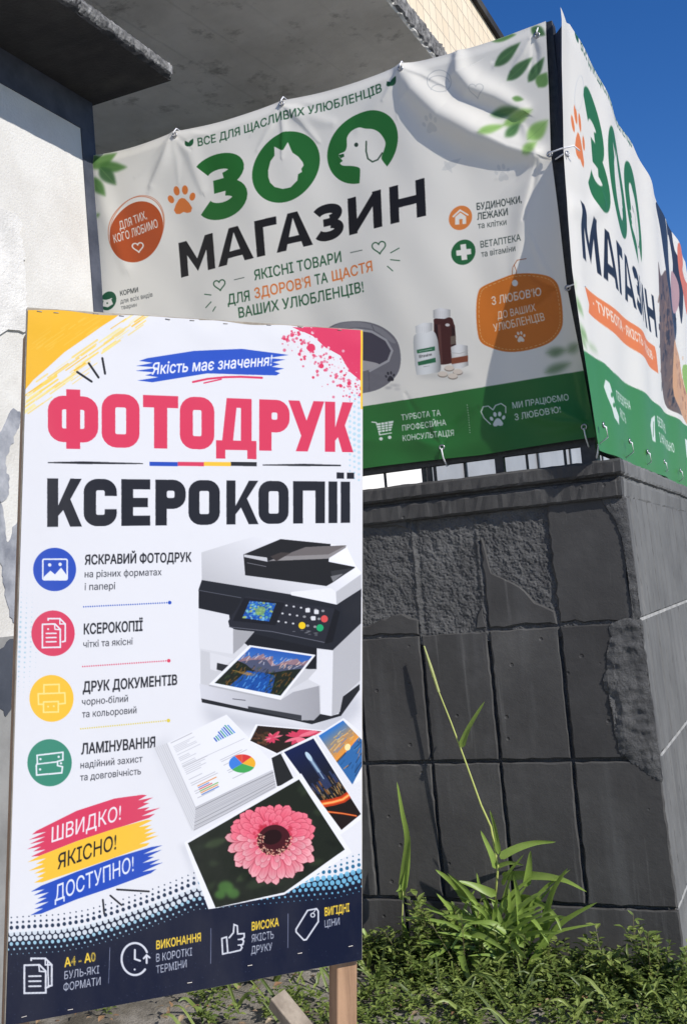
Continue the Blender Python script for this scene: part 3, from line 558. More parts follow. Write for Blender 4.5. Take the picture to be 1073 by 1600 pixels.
# ------------------------------------------------------------------ banner artwork (pet shop)
YF = 4.3                                                             # plane of the front railing and parapet face
BX0, BX1, BZ0, BZ1 = -3.085, -0.795, 2.100, 3.842                      # front banner extent
WHT, GREEN, DGREEN, ORG, BLK = C(237, 233, 223), C(46, 112, 52), C(44, 96, 62), C(232, 130, 62), C(34, 32, 34)
def logo(cv):
    """the big three-letter word with the cat and the dog, the black word below it and the paw; drawn in first-zoom pixels"""
    cv.push(homog([(0, 1), (1, 1), (1, 0), (0, 0)], [(354, 387), (506, 350), (525, 567), (370, 604)])); 
    H = cv.map([(0, 0), (0, 1), (1, 0)]); asp = np.linalg.norm(H[2]-H[0])/np.linalg.norm(H[1]-H[0])
    for p in wide('З', asp, .245): cv.poly(np.stack([p[:, 0]/asp, p[:, 1]], 1), GREEN)
    cv.pop()
    cv.poly(sell(639, 418, 106, 114, -.24), GREEN)
    cv.poly([(584, 452), (583, 430), (590, 400), (603, 382), (602, 352), (626, 366), (632, 364), (645, 338), (655, 362), (660, 372), (678, 384), (692, 402), (695, 412), (688, 424), (690, 434), (678, 442), (676, 462), (655, 484), (630, 490), (604, 484), (590, 470)], WHT)
    cv.poly(sell(883, 351, 115, 118, -.24), GREEN)
    cv.poly(sm([(808, 384), (806, 374), (826, 364), (832, 345), (832, 318), (846, 296), (870, 285), (890, 289), (915, 292), (938, 306), (956, 336), (952, 362), (944, 385), (948, 398), (970, 426), (1004, 470), (1004, 500), (870, 506), (874, 470), (876, 432), (872, 420), (850, 414), (820, 412), (810, 404), (818, 396)], 4), WHT)
    cv.line([(894, 332), (894, 365), (900, 390), (915, 401), (932, 394), (946, 372)], 5, C(60, 84, 64)); cv.poly(ell(862, 343, 6.5, 7.5), C(52, 70, 56)); cv.poly([(804, 376), (822, 372), (824, 382), (812, 388)], C(44, 96, 52))
    k = 1/.4846; f = lambda x, y: ((x-140)*k, (y-60)*k); X = lambda x: (x-282)/385
    cv.glyphs("МАГАЗИН", [(f(a, 0)[0], f(b, 0)[0]) for a, b in ((282, 338), (343, 399), (404, 437), (434, 489), (494, 538), (546, 599), (612, 667))], [f(281, 380), f(664, 281), f(667, 340), f(285, 434)], .25, BLK, wide)
    cv.polys(paw(303, 518, 50, -.1), ORG)
def sprig(cv, L, cols, soft, seed=1):
    r = np.random.default_rng(seed)
    for a, b, w in L:
        cv.poly(leafshape(a, b, w), cols[r.integers(len(cols))], .92, soft); cv.line([a, b], w*.05, C(120, 160, 90), .4)
def front_art():
    nx, ny = 930, 708
    q = [proj(p) for p in ((BX0, YF, BZ1), (BX1, YF, BZ1), (BX1, YF, BZ0), (BX0, YF, BZ0))]
    cv = Canvas(nx, ny, WHT, homog(q, [(0, 0), (nx-1, 0), (nx-1, ny-1), (0, ny-1)])); R = np.random.default_rng(9)
    LG = [C(64, 104, 60), C(84, 130, 66), C(52, 88, 56), C(98, 142, 74)]
    cv.zoom(140, 60, .4846)
    sprig(cv, [((15, 425), (92, 364), 42), ((38, 415), (130, 411), 36), ((42, 418), (94, 472), 44), ((12, 452), (62, 512), 40), ((-5, 395), (40, 385), 40), ((10, 585), (45, 570), 16)], LG, 1.6, 2)
    logo(cv)
    cv.text("ВСЕ ДЛЯ ЩАСЛИВИХ УЛЮБЛЕНЦІВ", (357, 347), (946, 172), 27, DGREEN, .018)
    for a, b, w in (((328, 350), (316, 332), 14), ((330, 350), (342, 322), 14), ((974, 158), (962, 140), 16), ((976, 158), (994, 128), 18)): cv.poly(leafshape(a, b, w), DGREEN)
    cv.line(sell(157, 614, 86, 102, -.24), 3, C(206, 120, 84), .8, closed=True); cv.line(sell(161, 610, 84, 101, -.26), 2.5, C(206, 120, 84), .7, closed=True); cv.poly(sell(158, 625, 83, 97, -.24), C(186, 84, 40))
    cv.text("ДЛЯ ТИХ,", (106, 620), (192, 583), 27, WHT, .008); cv.text("КОГО ЛЮБИМО", (90, 664), (226, 610), 27, WHT, .008); cv.line(heart(160, 674, 17, -.15), 4, WHT, closed=True)
    for x, y, s in ((426, 797, 19), (940, 678, 22)): cv.line(heart(x, y, s, -.15), 4, DGREEN, closed=True)
    cv.segs([((475, 782), (506, 775)), ((846, 694), (884, 687))], 3.5, C(120, 130, 120)); cv.segs([((376, 827), (398, 830)), ((380, 870), (398, 852)), ((404, 882), (413, 868)), ((978, 697), (1005, 682)), ((978, 719), (1007, 722)), ((968, 740), (985, 755))], 3.2, DGREEN)
    cv.text("ЯКІСНІ ТОВАРИ", (540, 784), (816, 722), 33, DGREEN, .016); cv.text("ДЛЯ", (453, 862), (524, 848), 33, DGREEN, .016); cv.text("ЗДОРОВ'Я", (540, 842), (716, 801), 33, ORG, .018); cv.text("ТА", (730, 797), (772, 788), 33, DGREEN, .016); cv.text("ЩАСТЯ", (786, 785), (920, 754), 33, ORG, .018); cv.text("ВАШИХ УЛЮБЛЕНЦІВ!", (488, 904), (890, 820), 33, DGREEN, .016)
    cv.pop(); cv.zoom(140, 430, .1491)
    cv.poly(sell(222, 278, 82, 98, -.24), C(40, 92, 66)); cv.poly([(165, 335), (178, 275), (250, 255), (272, 310), (220, 345)], WHT); cv.line([(172, 270), (215, 275), (258, 252)], 10, WHT); cv.poly(ell(214, 302, 9, 9), DGREEN)
    cv.text("КОРМИ", (342, 222), (520, 178), 50, C(54, 60, 58), .02); cv.text("для всіх видів", (345, 305), (665, 224), 48, C(84, 88, 86), .006); cv.text("тварин", (352, 368), (505, 330), 44, C(84, 88, 86), .006); cv.pop()
    # right half
    cv.zoom(560, 20, .3728)
    sprig(cv, [((550, 98), (672, 84), 40), ((583, 218), (692, 122), 52), ((640, 280), (748, 184), 50), ((735, 288), (800, 188), 46), ((735, 60), (800, 100), 46), ((780, 310), (815, 250), 60), ((670, 358), (720, 362), 26)], LG, 1.0, 3)
    sprig(cv, [((570, 425), (706, 402), 42), ((632, 470), (762, 402), 56), ((528, 518), (640, 468), 40), ((650, 525), (706, 455), 46), ((748, 530), (832, 445), 72), ((733, 590), (790, 535), 46)], [C(88, 140, 70), C(120, 168, 84), C(70, 116, 62), C(140, 184, 96)], 1.8, 4)
    cg = C(206, 206, 202)
    cv.line(ell(345, 285, 50, 50, 30), 4, C(198, 198, 194), closed=True); cv.line(arc(345, 330, 30, 30, 180, 360, 14), 4, C(198, 198, 194)); cv.line(arc(345, 290, 42, 30, 190, 350, 14), 4, C(198, 198, 194)); cv.line(heart(513, 328, 32, -.1), 4, C(198, 198, 194), closed=True)
    for x, y, s in ((310, 470, 40), (630, 660, 40)): cv.polys(paw(x, y, s, -.2), cg, .6)
    cv.poly(leafshape((355, 665), (440, 610), 30), cg, .6); cv.poly(leafshape((365, 625), (400, 675), 22), cg, .6)
    cv.poly(sell(436, 862, 51, 51, -.17), C(226, 134, 66)); cv.line([(404, 858), (434, 830), (468, 848)], 7, WHT); cv.poly([(412, 860), (435, 840), (460, 855), (460, 886), (412, 892)], WHT); cv.poly([(430, 868), (444, 866), (444, 888), (430, 890)], C(226, 134, 66))
    cv.poly(sell(448, 1006, 53, 53, -.15), C(44, 104, 60)); cv.poly([(434, 975), (458, 970), (460, 992), (480, 990), (482, 1012), (462, 1016), (464, 1036), (440, 1040), (438, 1020), (418, 1022), (416, 1000), (436, 997)], WHT)
    D2 = C(60, 72, 66)
    cv.text("БУДИНОЧКИ,", (508, 826), (720, 790), 29, D2, .022); cv.text("ЛЕЖАКИ", (510, 868), (652, 842), 29, D2, .022); cv.text("та клітки", (513, 905), (644, 884), 26, D2, .006); cv.text("ВЕТАПТЕКА", (524, 985), (712, 952), 28, C(70, 84, 76), .014); cv.text("та вітаміни", (527, 1024), (686, 996), 26, D2, .006)
    cv.pop(); cv.zoom(540, 380, .3914)
    # green band
    cv.poly([(-1400, 905), (-600, 770), (75, 652), (300, 618), (560, 575), (820, 533), (960, 511), (1100, 490), (1100, 1000), (-1400, 1400)], GREEN)
    # pet bed
    cv.poly(sm([(-120, 470), (-110, 380), (-40, 325), (60, 314), (140, 332), (200, 375), (224, 430), (222, 500), (190, 550), (120, 590), (20, 602), (-80, 580)], 4), C(118, 116, 122)); cv.poly(sm([(-110, 400), (-40, 330), (60, 318), (150, 345), (205, 395), (190, 400), (120, 350), (40, 338), (-60, 360)], 4), C(140, 138, 142))
    cv.poly(sm([(-90, 450), (-50, 385), (40, 352), (110, 362), (165, 395), (190, 432), (178, 470), (110, 505), (0, 520), (-70, 500)], 4), C(74, 70, 82)); cv.poly(sm([(-70, 490), (20, 468), (75, 470), (140, 486), (100, 507), (0, 520)], 4), C(176, 172, 172)); cv.line([(-60, 375), (40, 346), (110, 356), (168, 390), (192, 432), (176, 472), (100, 512)], 9, C(172, 170, 172)); cv.line([(96, 512), (98, 590)], 2.5, C(90, 88, 96)); cv.line([(110, 330), (120, 352)], 3, C(96, 94, 100)); cv.polys(paw(182, 532, 22, -.15), C(44, 42, 50))
    for i in range(40): cv.poly(ell(R.uniform(-100, 215), R.uniform(515, 585), 14, 5, 10), C(128, 126, 132), .25, 1)
    # bottles
    cv.poly(ell(400, 530, 110, 14), C(196, 194, 188), .6, 3)
    cv.poly(sm([(364, 304), (424, 300), (438, 325), (443, 350), (445, 468), (425, 482), (385, 488), (362, 480), (358, 335)], 4), C(74, 38, 34)); cv.poly([(362, 330), (372, 326), (378, 480), (368, 484)], C(46, 24, 24)); cv.poly([(428, 330), (442, 350), (444, 470), (430, 480)], C(48, 26, 26)); cv.poly([(372, 330), (384, 328), (392, 480), (386, 486)], C(96, 60, 54)); cv.poly([(356, 272), (385, 262), (424, 270), (424, 296), (400, 306), (356, 304)], (lambda x, y: np.clip(C(236, 234, 232)*(1-.32*np.abs((x-390)/36)**2.2)[..., None], 0, 1))); cv.segs([((362+i*7, 276), (362+i*7, 302)) for i in range(9)], 1.2, C(196, 194, 192), .7); cv.poly(ell(412, 330, 9, 6), C(230, 226, 222), .9); cv.poly([(424, 375), (444, 372), (444, 405), (424, 408)], C(110, 96, 84))
    cyl = lambda x0, x1, c, dark: (lambda x, y: (lambda t: np.clip(c*(1-dark*np.abs(t)**2.2)[..., None], 0, 1))(np.clip((x-x0)/(x1-x0)*2-.9, -1, 1.1)))
    cv.poly(sm([(290, 366), (350, 354), (370, 378), (378, 430), (384, 508), (350, 522), (300, 528), (286, 515), (278, 400)], 4), cyl(276, 386, C(236, 237, 235), .34)); cv.poly([(286, 336), (318, 322), (352, 322), (352, 352), (330, 362), (288, 364)], cyl(284, 354, C(238, 238, 236), .26)); cv.segs([((292+i*7, 338), (292+i*7, 360)) for i in range(8)], 1.2, C(200, 200, 198), .7)
    cv.poly([(290, 430), (362, 415), (362, 432), (292, 444)], C(46, 110, 74)); cv.poly([(293, 477), (364, 460), (366, 478), (296, 492)], C(46, 110, 74)); cv.text("Вітаміни", (300, 462), (350, 452), 12, C(70, 70, 70), .01); cv.line([(300, 436), (350, 426)], 2.5, C(160, 190, 170)); cv.line([(316, 497), (340, 493)], 1.5, C(140, 140, 140))
    cv.poly([(426, 440), (492, 430), (494, 490), (470, 502), (430, 500)], lambda x, y: np.clip(C(232, 230, 226)*(1-.3*np.abs((x-455)/36)**2.2)[..., None], 0, 1)); cv.poly([(426, 462), (493, 450), (493, 475), (428, 486)], C(132, 72, 48)); cv.poly([(424, 418), (455, 405), (492, 412), (492, 432), (460, 442), (426, 440)], cyl(422, 494, C(236, 235, 232), .3)); cv.line([(426, 440), (460, 443), (492, 433)], 2, C(180, 178, 174))
    for x, y in ((392, 524), (418, 500), (452, 515), (432, 532)): cv.poly(ell(x, y+4, 20, 11), C(150, 140, 128)); cv.poly(ell(x, y, 19, 10), C(226, 212, 196))
    # tag
    TO = C(212, 120, 42)
    cv.line([(686, 145), (692, 95), (712, 66), (750, 58)], 3, C(176, 96, 44)); cv.line([(702, 148), (708, 110), (698, 85)], 3, C(176, 96, 44))
    tg = sm([(560, 172), (640, 140), (700, 122), (780, 118), (850, 132), (884, 165), (893, 220), (893, 290), (884, 340), (850, 385), (800, 412), (720, 432), (650, 435), (590, 420), (545, 395), (532, 340), (530, 260), (538, 200)], 4)
    cv.poly(tg, TO); c0 = np.mean(tg, 0); dash = np.array(tg, float); dash = c0+(dash-c0)*.94
    dn = np.concatenate([dash, dash[:1]]); sl_ = np.concatenate([np.linspace(dn[i], dn[i+1], 2, endpoint=False) for i in range(len(dn)-1)])
    for i in range(0, len(sl_)-1, 2): cv.line([sl_[i], sl_[i+1]], 2.5, C(238, 190, 130), .9)
    cv.poly(ell(700, 158, 13, 13), WHT)
    cv.text("З ЛЮБОВ'Ю", (597, 247), (814, 207), 33, C(242, 226, 206), .012); cv.text("ДО ВАШИХ", (620, 304), (788, 272), 30, C(242, 226, 206), .006); cv.text("УЛЮБЛЕНЦІВ", (602, 354), (820, 308), 30, C(242, 226, 206), .008); cv.polys(paw(711, 372, 24, -.12), C(242, 226, 206))
    sprig(cv, [((810, 440), (905, 428), 34), ((800, 520), (910, 480), 36), ((830, 450), (880, 425), 26), ((900, 440), (950, 400), 40)], [C(140, 156, 128), C(120, 144, 110)], 3, 6)
    # band contents
    PL = C(224, 230, 222)
    cv.line([(108, 716), (125, 718), (140, 770), (186, 762)], 4.5, PL); cv.poly([(126, 722), (194, 711), (184, 752), (138, 760)], PL); 
    for i in range(3): cv.line([(128, 732+i*10), (192, 722+i*10)], 2.5, GREEN)
    for i in range(3): cv.line([(142+i*15, 716), (148+i*13, 762)], 2.5, GREEN)
    cv.poly(ell(146, 787, 7, 7), PL); cv.poly(ell(180, 781, 7, 7), PL)
    cv.text("ТУРБОТА ТА", (226, 710), (382, 690), 24, PL, .006); cv.text("ПРОФЕСІЙНА", (230, 754), (404, 729), 24, PL, .006); cv.text("КОНСУЛЬТАЦІЯ", (233, 797), (433, 771), 24, PL, .006)
    for i in range(12): cv.poly(ell(488+i*.9, 648+i*10, 2, 2, 8), C(190, 206, 186))
    cv.line([(580, 725), (555, 700), (543, 675), (552, 655), (572, 652), (590, 668), (600, 650), (622, 642), (640, 655), (640, 680)], 4, PL); cv.polys(paw(608, 702, 33, -.08), PL)
    cv.text("МИ ПРАЦЮЄМО", (668, 664), (890, 632), 26, PL, .01); cv.text("З ЛЮБОВ'Ю!", (676, 712), (858, 684), 26, PL, .01)
    # the part the stand hides carries on with the same band and one more badge
    cv.pop(); return cv.linear(.85)

SX, SY1, SZ0, SZ1 = -0.745, 8.7, 2.045, 3.845                          # side banner: plane x, far end, bottom, top
def side_edge(z):
    """near edge of the side banner, pulled forward of the railing"""
    return 4.275 - 0.05 + 0*z
def side_art():
    nx, ny = 900, 362
    q = [(4.22, SZ1), (SY1, SZ1), (SY1, SZ0), (4.22, SZ0)]
    px2 = homog([proj((SX, y, z)) for y, z in q], q)                    # photo pixel -> (y, z)
    g = homog(q, [(0, 0), (nx-1, 0), (nx-1, ny-1), (0, ny-1)])
    cv = Canvas(nx, ny, WHT, g @ px2); R = np.random.default_rng(21)
    fz = homog([proj((x, YF, z)) for x, z in ((BX0, BZ1), (BX1, BZ1), (BX1, BZ0), (BX0, BZ0))], [(BX0, BZ1), (BX1, BZ1), (BX1, BZ0), (BX0, BZ0)])
    Z1 = np.array([[.4846, 0, 140], [0, .4846, 60], [0, 0, 1.0]])
    # word block of the front banner carried over to this one: match left and right ends, top and bottom
    def fxz(p): v = fz @ Z1 @ np.array([*p, 1.0]); return v[:2]/v[2]
    def syz(p): v = px2 @ np.array([*p, 1.0]); return v[:2]/v[2]
    a, b = fxz((300, 768)), fxz((1087, 578)); A, B = syz((924, 404)), syz((1025, 511))
    sx = (B[0]-A[0])/(b[0]-a[0]); t0, t1 = fxz((430, 365)), fxz((300, 768)); T0, T1 = syz((927, 169)), syz((924, 404))
    sz = (T0[1]-T1[1])/(t0[1]-t1[1]); aff = np.array([[sx, 0, A[0]-sx*a[0]], [0, sz, T1[1]-sz*t1[1]], [0, 0, 1.0]])
    cv.st.append((cv.M, None)); cv.M = g @ aff @ fz @ Z1; logo(cv); cv.text("ВСЕ ДЛЯ ЩАСЛИВИХ УЛЮБЛЕНЦІВ", (357, 335), (946, 160), 27, DGREEN, .018)
    for a_, b_, w in (((328, 340), (316, 322), 14), ((330, 340), (342, 312), 14)): cv.poly(leafshape(a_, b_, w), DGREEN)
    cv.pop()
    cv.zoom(840, 360, .2624)
    sprig(cv, [((262, 290), (285, 420), 22), ((270, 400), (330, 540), 30), ((285, 580), (350, 690), 42), ((265, 420), (300, 330), 14), ((300, 640), (345, 730), 20), ((350, 700), (400, 740), 16)], [C(140, 176, 110), C(118, 158, 96), C(166, 196, 130)], 1.6, 8)
    cv.poly([(335, 352), (700, 690), (708, 730), (720, 852), (690, 830), (372, 530), (355, 510), (358, 460)], C(238, 130, 56))
    cv.text("· ТУРБОТА · ЯКІСТЬ · ЛЮБОВ ·", (378, 478), (700, 778), 52, C(246, 232, 214), .02)
    # dog, cat and toys of the printed picture
    SK = [C(62, 48, 42), C(104, 78, 60), C(40, 34, 34), C(140, 108, 84), C(84, 66, 56)]
    cv.pop(); cv.zoom(990, 330, .2312)
    cv.poly(sm([(150, 360), (175, 440), (215, 420), (235, 520), (262, 800), (270, 900), (280, 1250), (330, 1380), (240, 1330), (200, 1180), (182, 960), (165, 640)], 4), C(112, 90, 74))
    for i in range(110):
        y = R.uniform(440, 1320); x = np.interp(y, [440, 700, 1000, 1320], [190, 215, 225, 270])+R.normal(0, 20); cv.line([(x, y), (x+R.normal(0, 5), y+R.uniform(20, 60))], R.uniform(4, 10), SK[R.integers(5)], .75)
    cv.poly(sm([(165, 45), (205, 60), (240, 240), (262, 480), (290, 640), (300, 820), (270, 860), (235, 600), (215, 430), (190, 190)], 4), C(44, 50, 64)); cv.poly(sm([(222, 90), (250, 120), (280, 330), (318, 440), (322, 760), (300, 600), (268, 400)], 4), C(46, 44, 52)); cv.poly(sm([(245, 230), (275, 400), (268, 560), (250, 430)], 4), WHT)
    cv.poly(sm([(268, 440), (300, 520), (305, 640), (285, 690), (262, 620)], 4), C(188, 150, 150)); cv.poly(ell(290, 730, 9, 22), C(40, 34, 36))
    cv.poly(sm([(262, 870), (310, 960), (340, 1180), (420, 1350), (420, 1560), (330, 1400), (262, 1250), (250, 1000)], 4), C(216, 164, 116)); 
    for i in range(50): y = R.uniform(920, 1380); x = np.interp(y, [920, 1400], [280, 350])+R.normal(0, 22); cv.line([(x, y), (x+R.normal(0, 4), y+R.uniform(20, 60))], R.uniform(3, 8), [C(196, 140, 96), C(230, 184, 140), C(160, 108, 74)][R.integers(3)], .7)
    cv.poly(sm([(290, 290), (325, 310), (335, 400), (318, 450), (355, 520), (400, 600), (400, 760), (350, 700), (320, 560), (298, 440)], 4), C(224, 122, 88)); cv.poly(sm([(335, 1040), (420, 1100), (420, 1320), (352, 1220)], 4), C(150, 190, 84)); cv.poly(sm([(420, 480), (620, 700), (700, 1200), (520, 1500), (430, 1300)], 4), C(150, 112, 80)); cv.pop()
    cv.zoom(840, 360, .2624)
    cv.poly([(240, 668), (315, 732), (420, 800), (460, 850), (560, 925), (820, 1120), (900, 1180), (1550, 1742), (1550, 1800), (900, 1560), (380, 1400), (240, 1300)], C(62, 134, 62))
    PL = C(226, 234, 224)
    cv.poly([(425, 898), (442, 915), (458, 990), (470, 1060), (488, 1110), (488, 1160), (462, 1120), (450, 1060), (432, 1000), (418, 940)], PL); cv.poly(ell(452, 985, 6, 16), C(62, 134, 62)); cv.poly(ell(462, 1045, 7, 14), C(62, 134, 62))
    cv.text("ПЕРЕВІРЕНА", (478, 1010), (566, 1066), 44, PL, .01); cv.text("ЯКІСТЬ", (500, 1110), (545, 1148), 44, PL, .01)
    cv.poly([(692, 1102), (690, 1180), (694, 1262), (676, 1252), (660, 1160), (668, 1120)], PL); cv.line([(684, 1140), (680, 1230)], 4, C(62, 134, 62))
    cv.text("БЕЗПЕЧНО", (710, 1165), (776, 1210), 44, PL, .01); cv.text("І НАТУРАЛЬНО", (718, 1262), (818, 1322), 44, PL, .01); cv.poly([(870, 1240), (900, 1270), (900, 1390), (880, 1350)], PL)
    cv.pop()
    cv.zoom(840, 0, .25); cv.line(ell(263, 620, 25, 85, 30), 4, C(216, 216, 212), closed=True); cv.pop()
    return cv.linear(.85)
# ------------------------------------------------------------------ ground
def ss(a, b, x): t = np.clip((x-a)/(b-a), 0, 1); return t*t*(3-2*t)
m_ground = mat_mottle("dry_earth", (0.13, 0.115, 0.09), (0.30, 0.275, 0.24), 5, 0.95, 0.7, 0.02, 90, (0.07, 0.06, 0.045))
g = MB(); N = 44; xs = np.concatenate([[-400, -60, -15], np.linspace(-6, 3, N), [15, 60, 400]]); ys = np.concatenate([[-400, -60, -8], np.linspace(0.5, 4.5, N), [12, 60, 400]])
vs = []; 
for y in ys:
    for x in xs:
        near = -6 <= x <= 3 and .5 <= y <= 4.4
        vs.append((x, y, (mnoise.noise(Vector((x*2.2, y*2.2, 0)))*.018+mnoise.noise(Vector((x*9, y*9, 3)))*.008+.03*float(ss(3.7, 4.2, y))) if near else 0.0))
nx_ = len(xs); g.add(vs, [(j*nx_+i, j*nx_+i+1, (j+1)*nx_+i+1, (j+1)*nx_+i) for j in range(len(ys)-1) for i in range(nx_-1)])
tag(g.build("ground", m_ground, smooth=True), kind="structure")
m_bouncepave = mat_mottle("added_bounce_paving", (0.38, 0.37, 0.35), (0.50, 0.49, 0.47), 1.5, 0.9, 0.3, 0.006, 60, (0.34, 0.33, 0.31))
b = MB(); b.box((-3.0, -60, -.05), (60, 2.55, .05)); tag(b.build("bounce_pavement", m_bouncepave), kind="structure")  # unseen paving, added pale and wide to bounce light onto soffit and banner

# ------------------------------------------------------------------ white building with canopy on the left
XW, YE = -3.09, 4.306
m_stucco = mat_mottle("white_stucco", (0.47, 0.455, 0.425), (0.56, 0.55, 0.525), 3.0, 0.9, 0.45, 0.008, 90, (0.41, 0.395, 0.365), lo=0.3, hi=0.6)
m_patch = mat_mottle("fresh_plaster", (0.50, 0.49, 0.47), (0.62, 0.61, 0.59), 6, 0.9, 0.8, 0.008, 70)
m_trim = mat_mottle("slate_paint", (0.032, 0.038, 0.056), (0.062, 0.07, 0.095), 7, 0.75, 0.3, 0.004, 60)
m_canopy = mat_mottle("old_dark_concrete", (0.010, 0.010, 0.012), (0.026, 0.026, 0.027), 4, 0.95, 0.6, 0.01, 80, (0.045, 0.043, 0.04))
m_edge = mat_mottle("broken_concrete", (0.05, 0.05, 0.05), (0.20, 0.195, 0.19), 30, 0.95, 0.8, 0.008, 85, (0.30, 0.295, 0.285))
m_greypatch = mat_mottle("grey_patch_tone", (0.16, 0.17, 0.20), (0.34, 0.35, 0.38), 9, 0.85, 0.3, 0.004, 90)
m_slate = mat_mottle("dark_splash_paint", (0.035, 0.042, 0.058), (0.055, 0.062, 0.08), 6, 0.8, 0.3, 0.004, 90)
m_wallshade = mat_mottle("painted_wall_shade", (0.17, 0.17, 0.168), (0.25, 0.25, 0.245), 5, 0.85, 0.3, 0.004, 90)
wb = empty("white_building", (-4.0, 2.0, 0), "white stuccoed building with slate trim and a thick dark canopy above the printed stand", "building")
b = MB(); b.box((-8, -6, -.3), (XW, YE, 4.119)); b.build("wall", m_stucco, wb)
b = MB(); b.box((XW-.05, -6, 3.952), (XW+.006, YE+.004, 4.1185)); b.box((XW-.05, 4.205, -.2), (XW+.006, YE+.004, 3.9515)); b.build("trim", m_trim, wb)
b = MB(); b.box((XW-.05, -6, -.2), (XW+.003, 4.2045, 1.52)); b.build("low_wall_shade", m_wallshade, wb)  # shadow over the lower wall, painted as a flat grey layer
# canopy with ragged edge
R = np.random.default_rng(5)
def slab_ring(mb, xin, xout, y0, y1, z0, z1, step, jit, seed):
    r = np.random.default_rng(seed); ysl = np.arange(y0, y1, step); prof = []
    for i, y in enumerate(ysl):
        j = lambda s=1.0: r.normal(0, jit)*s
        prof.append([(xin, y, z0), (xout-.014+j(.4), y, z0+j(.25)), (xout+j(), y, z0+.014+j(.5)), (xout+.004+j(), y, (z0+z1)/2+j(.5)), (xout+j(), y, z1-.012+j(.4)), (xout-.02+j(.4), y, z1), (xin, y, z1)])
    n = 7; vs = [p for q in prof for p in q]; L = len(ysl)
    fs = [(i*n+k, i*n+k+1, (i+1)*n+k+1, (i+1)*n+k) for i in range(L-1) for k in range(n-1)] + [tuple(range(n)), tuple(range((L-1)*n, L*n))]
    mb.add(vs, fs)
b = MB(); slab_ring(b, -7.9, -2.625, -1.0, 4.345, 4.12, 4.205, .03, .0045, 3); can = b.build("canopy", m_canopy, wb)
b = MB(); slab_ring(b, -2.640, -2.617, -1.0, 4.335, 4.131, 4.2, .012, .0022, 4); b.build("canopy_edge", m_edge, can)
def wall_blob(px, mat, name, off, seed, jit=.006):
    r = np.random.default_rng(seed); pts = sm([tuple(at_x(x, y, XW))[1:] for x, y in px], 5); pts = pts+r.normal(0, jit, pts.shape); n = len(pts); b = MB()
    b.add([(XW+off, y, z) for y, z in pts]+[(XW-.01, y, z) for y, z in pts], [tuple(range(n))]+[(i, i+n, (i+1) % n+n, (i+1) % n) for i in range(n)]); return b.build(name, mat, wb)
wall_blob([(-40, 326), (10, 332), (30, 345), (34, 400), (40, 470), (42, 512), (10, 516), (-40, 520)], m_patch, "plaster_patch", .012, 1, .008)
wall_blob([(-30, 705), (2, 672), (16, 642), (29, 643), (31, 662), (20, 690), (8, 718), (13, 748), (10, 778), (-30, 790)], m_greypatch, "grey_patch", .0045, 2, .004)  # rounded blue-grey patches, slightly proud of the stucco
wall_blob([(-30, 775), (2, 788), (8, 835), (13, 848), (30, 812), (45, 830), (36, 930), (24, 972), (13, 955), (5, 910), (0, 880), (-30, 850)], m_greypatch, "grey_patch", .0045, 3, .004)
wall_blob([(-30, 1030), (0, 1016), (24, 1000), (22, 1080), (10, 1118), (0, 1108), (-30, 1100)], m_slate, "paint_splash", .006, 4, .003)

# ------------------------------------------------------------------ building behind: overhanging slab, tiled parapet, porch wall
XE = -2.087
m_soffit, nt, p = new_mat("stained_concrete"); n1 = tex_noise(nt, 1.5, 9, .62); n2 = tex_noise(nt, 4.5, 8, .7); n3 = tex_noise(nt, 26, 6, .6); n4 = tex_noise(nt, .9, 5, .6)
c = ramp(nt, n1.outputs[0], [(.3, (.56, .54, .49)), (.7, (.80, .775, .72))]); c = mixc(nt, ramp(nt, n2.outputs[0], [(.56, 0), (.68, .75)]), c, (.26, .245, .22)); c = mixc(nt, ramp(nt, n4.outputs[0], [(.5, 0), (.7, .45)]), c, (.42, .40, .36))
co = nd(nt, "ShaderNodeNewGeometry"); mp = nd(nt, "ShaderNodeMapping"); mp.inputs["Rotation"].default_value = (0, 0, .12); nt.links.new(co.outputs["Position"], mp.inputs[0]); vo = nd(nt, "ShaderNodeTexVoronoi", feature='DISTANCE_TO_EDGE', Scale=.55); nt.links.new(mixc(nt, .12, mp.outputs[0], n2.outputs[1]), vo.inputs["Vector"])
crk = ramp(nt, vo.outputs["Distance"], [(.0, 1.0), (.008, 0.0)]); nt.links.new(c, p.inputs["Base Color"]); p.inputs["Roughness"].default_value = .95; b1 = bump(nt, p, n3.outputs[0], .35, .012)
wv_ = nd(nt, "ShaderNodeTexWave", wave_profile='SAW', Scale=.9, Distortion=.4); nt.links.new(mp.outputs[0], wv_.inputs["Vector"]); bump(nt, p, ramp(nt, wv_.outputs[1], [(.95, 0), (1, 1)]), .5, .01, b1)
mt, nt, p = new_mat("cream_tiles"); co = nd(nt, "ShaderNodeNewGeometry"); mp = nd(nt, "ShaderNodeMapping"); mp.inputs["Rotation"].default_value = (0, math.radians(90), 0)
nt.links.new(co.outputs["Position"], mp.inputs[0]); sp = nd(nt, "ShaderNodeSeparateXYZ"); nt.links.new(co.outputs["Position"], sp.inputs[0]); cb = nd(nt, "ShaderNodeCombineXYZ")
nt.links.new(sp.outputs[1], cb.inputs[0]); nt.links.new(sp.outputs[2], cb.inputs[1])
br = nd(nt, "ShaderNodeTexBrick", offset=0.0); br.inputs["Scale"].default_value = 1.0; br.inputs["Brick Width"].default_value = .145; br.inputs["Row Height"].default_value = .145; br.inputs["Mortar Size"].default_value = .005
br.inputs["Color1"].default_value = (0.72, 0.60, 0.42, 1); br.inputs["Color2"].default_value = (0.78, 0.67, 0.49, 1); br.inputs["Mortar"].default_value = (0.36, 0.30, 0.22, 1); nt.links.new(cb.outputs[0], br.inputs["Vector"])
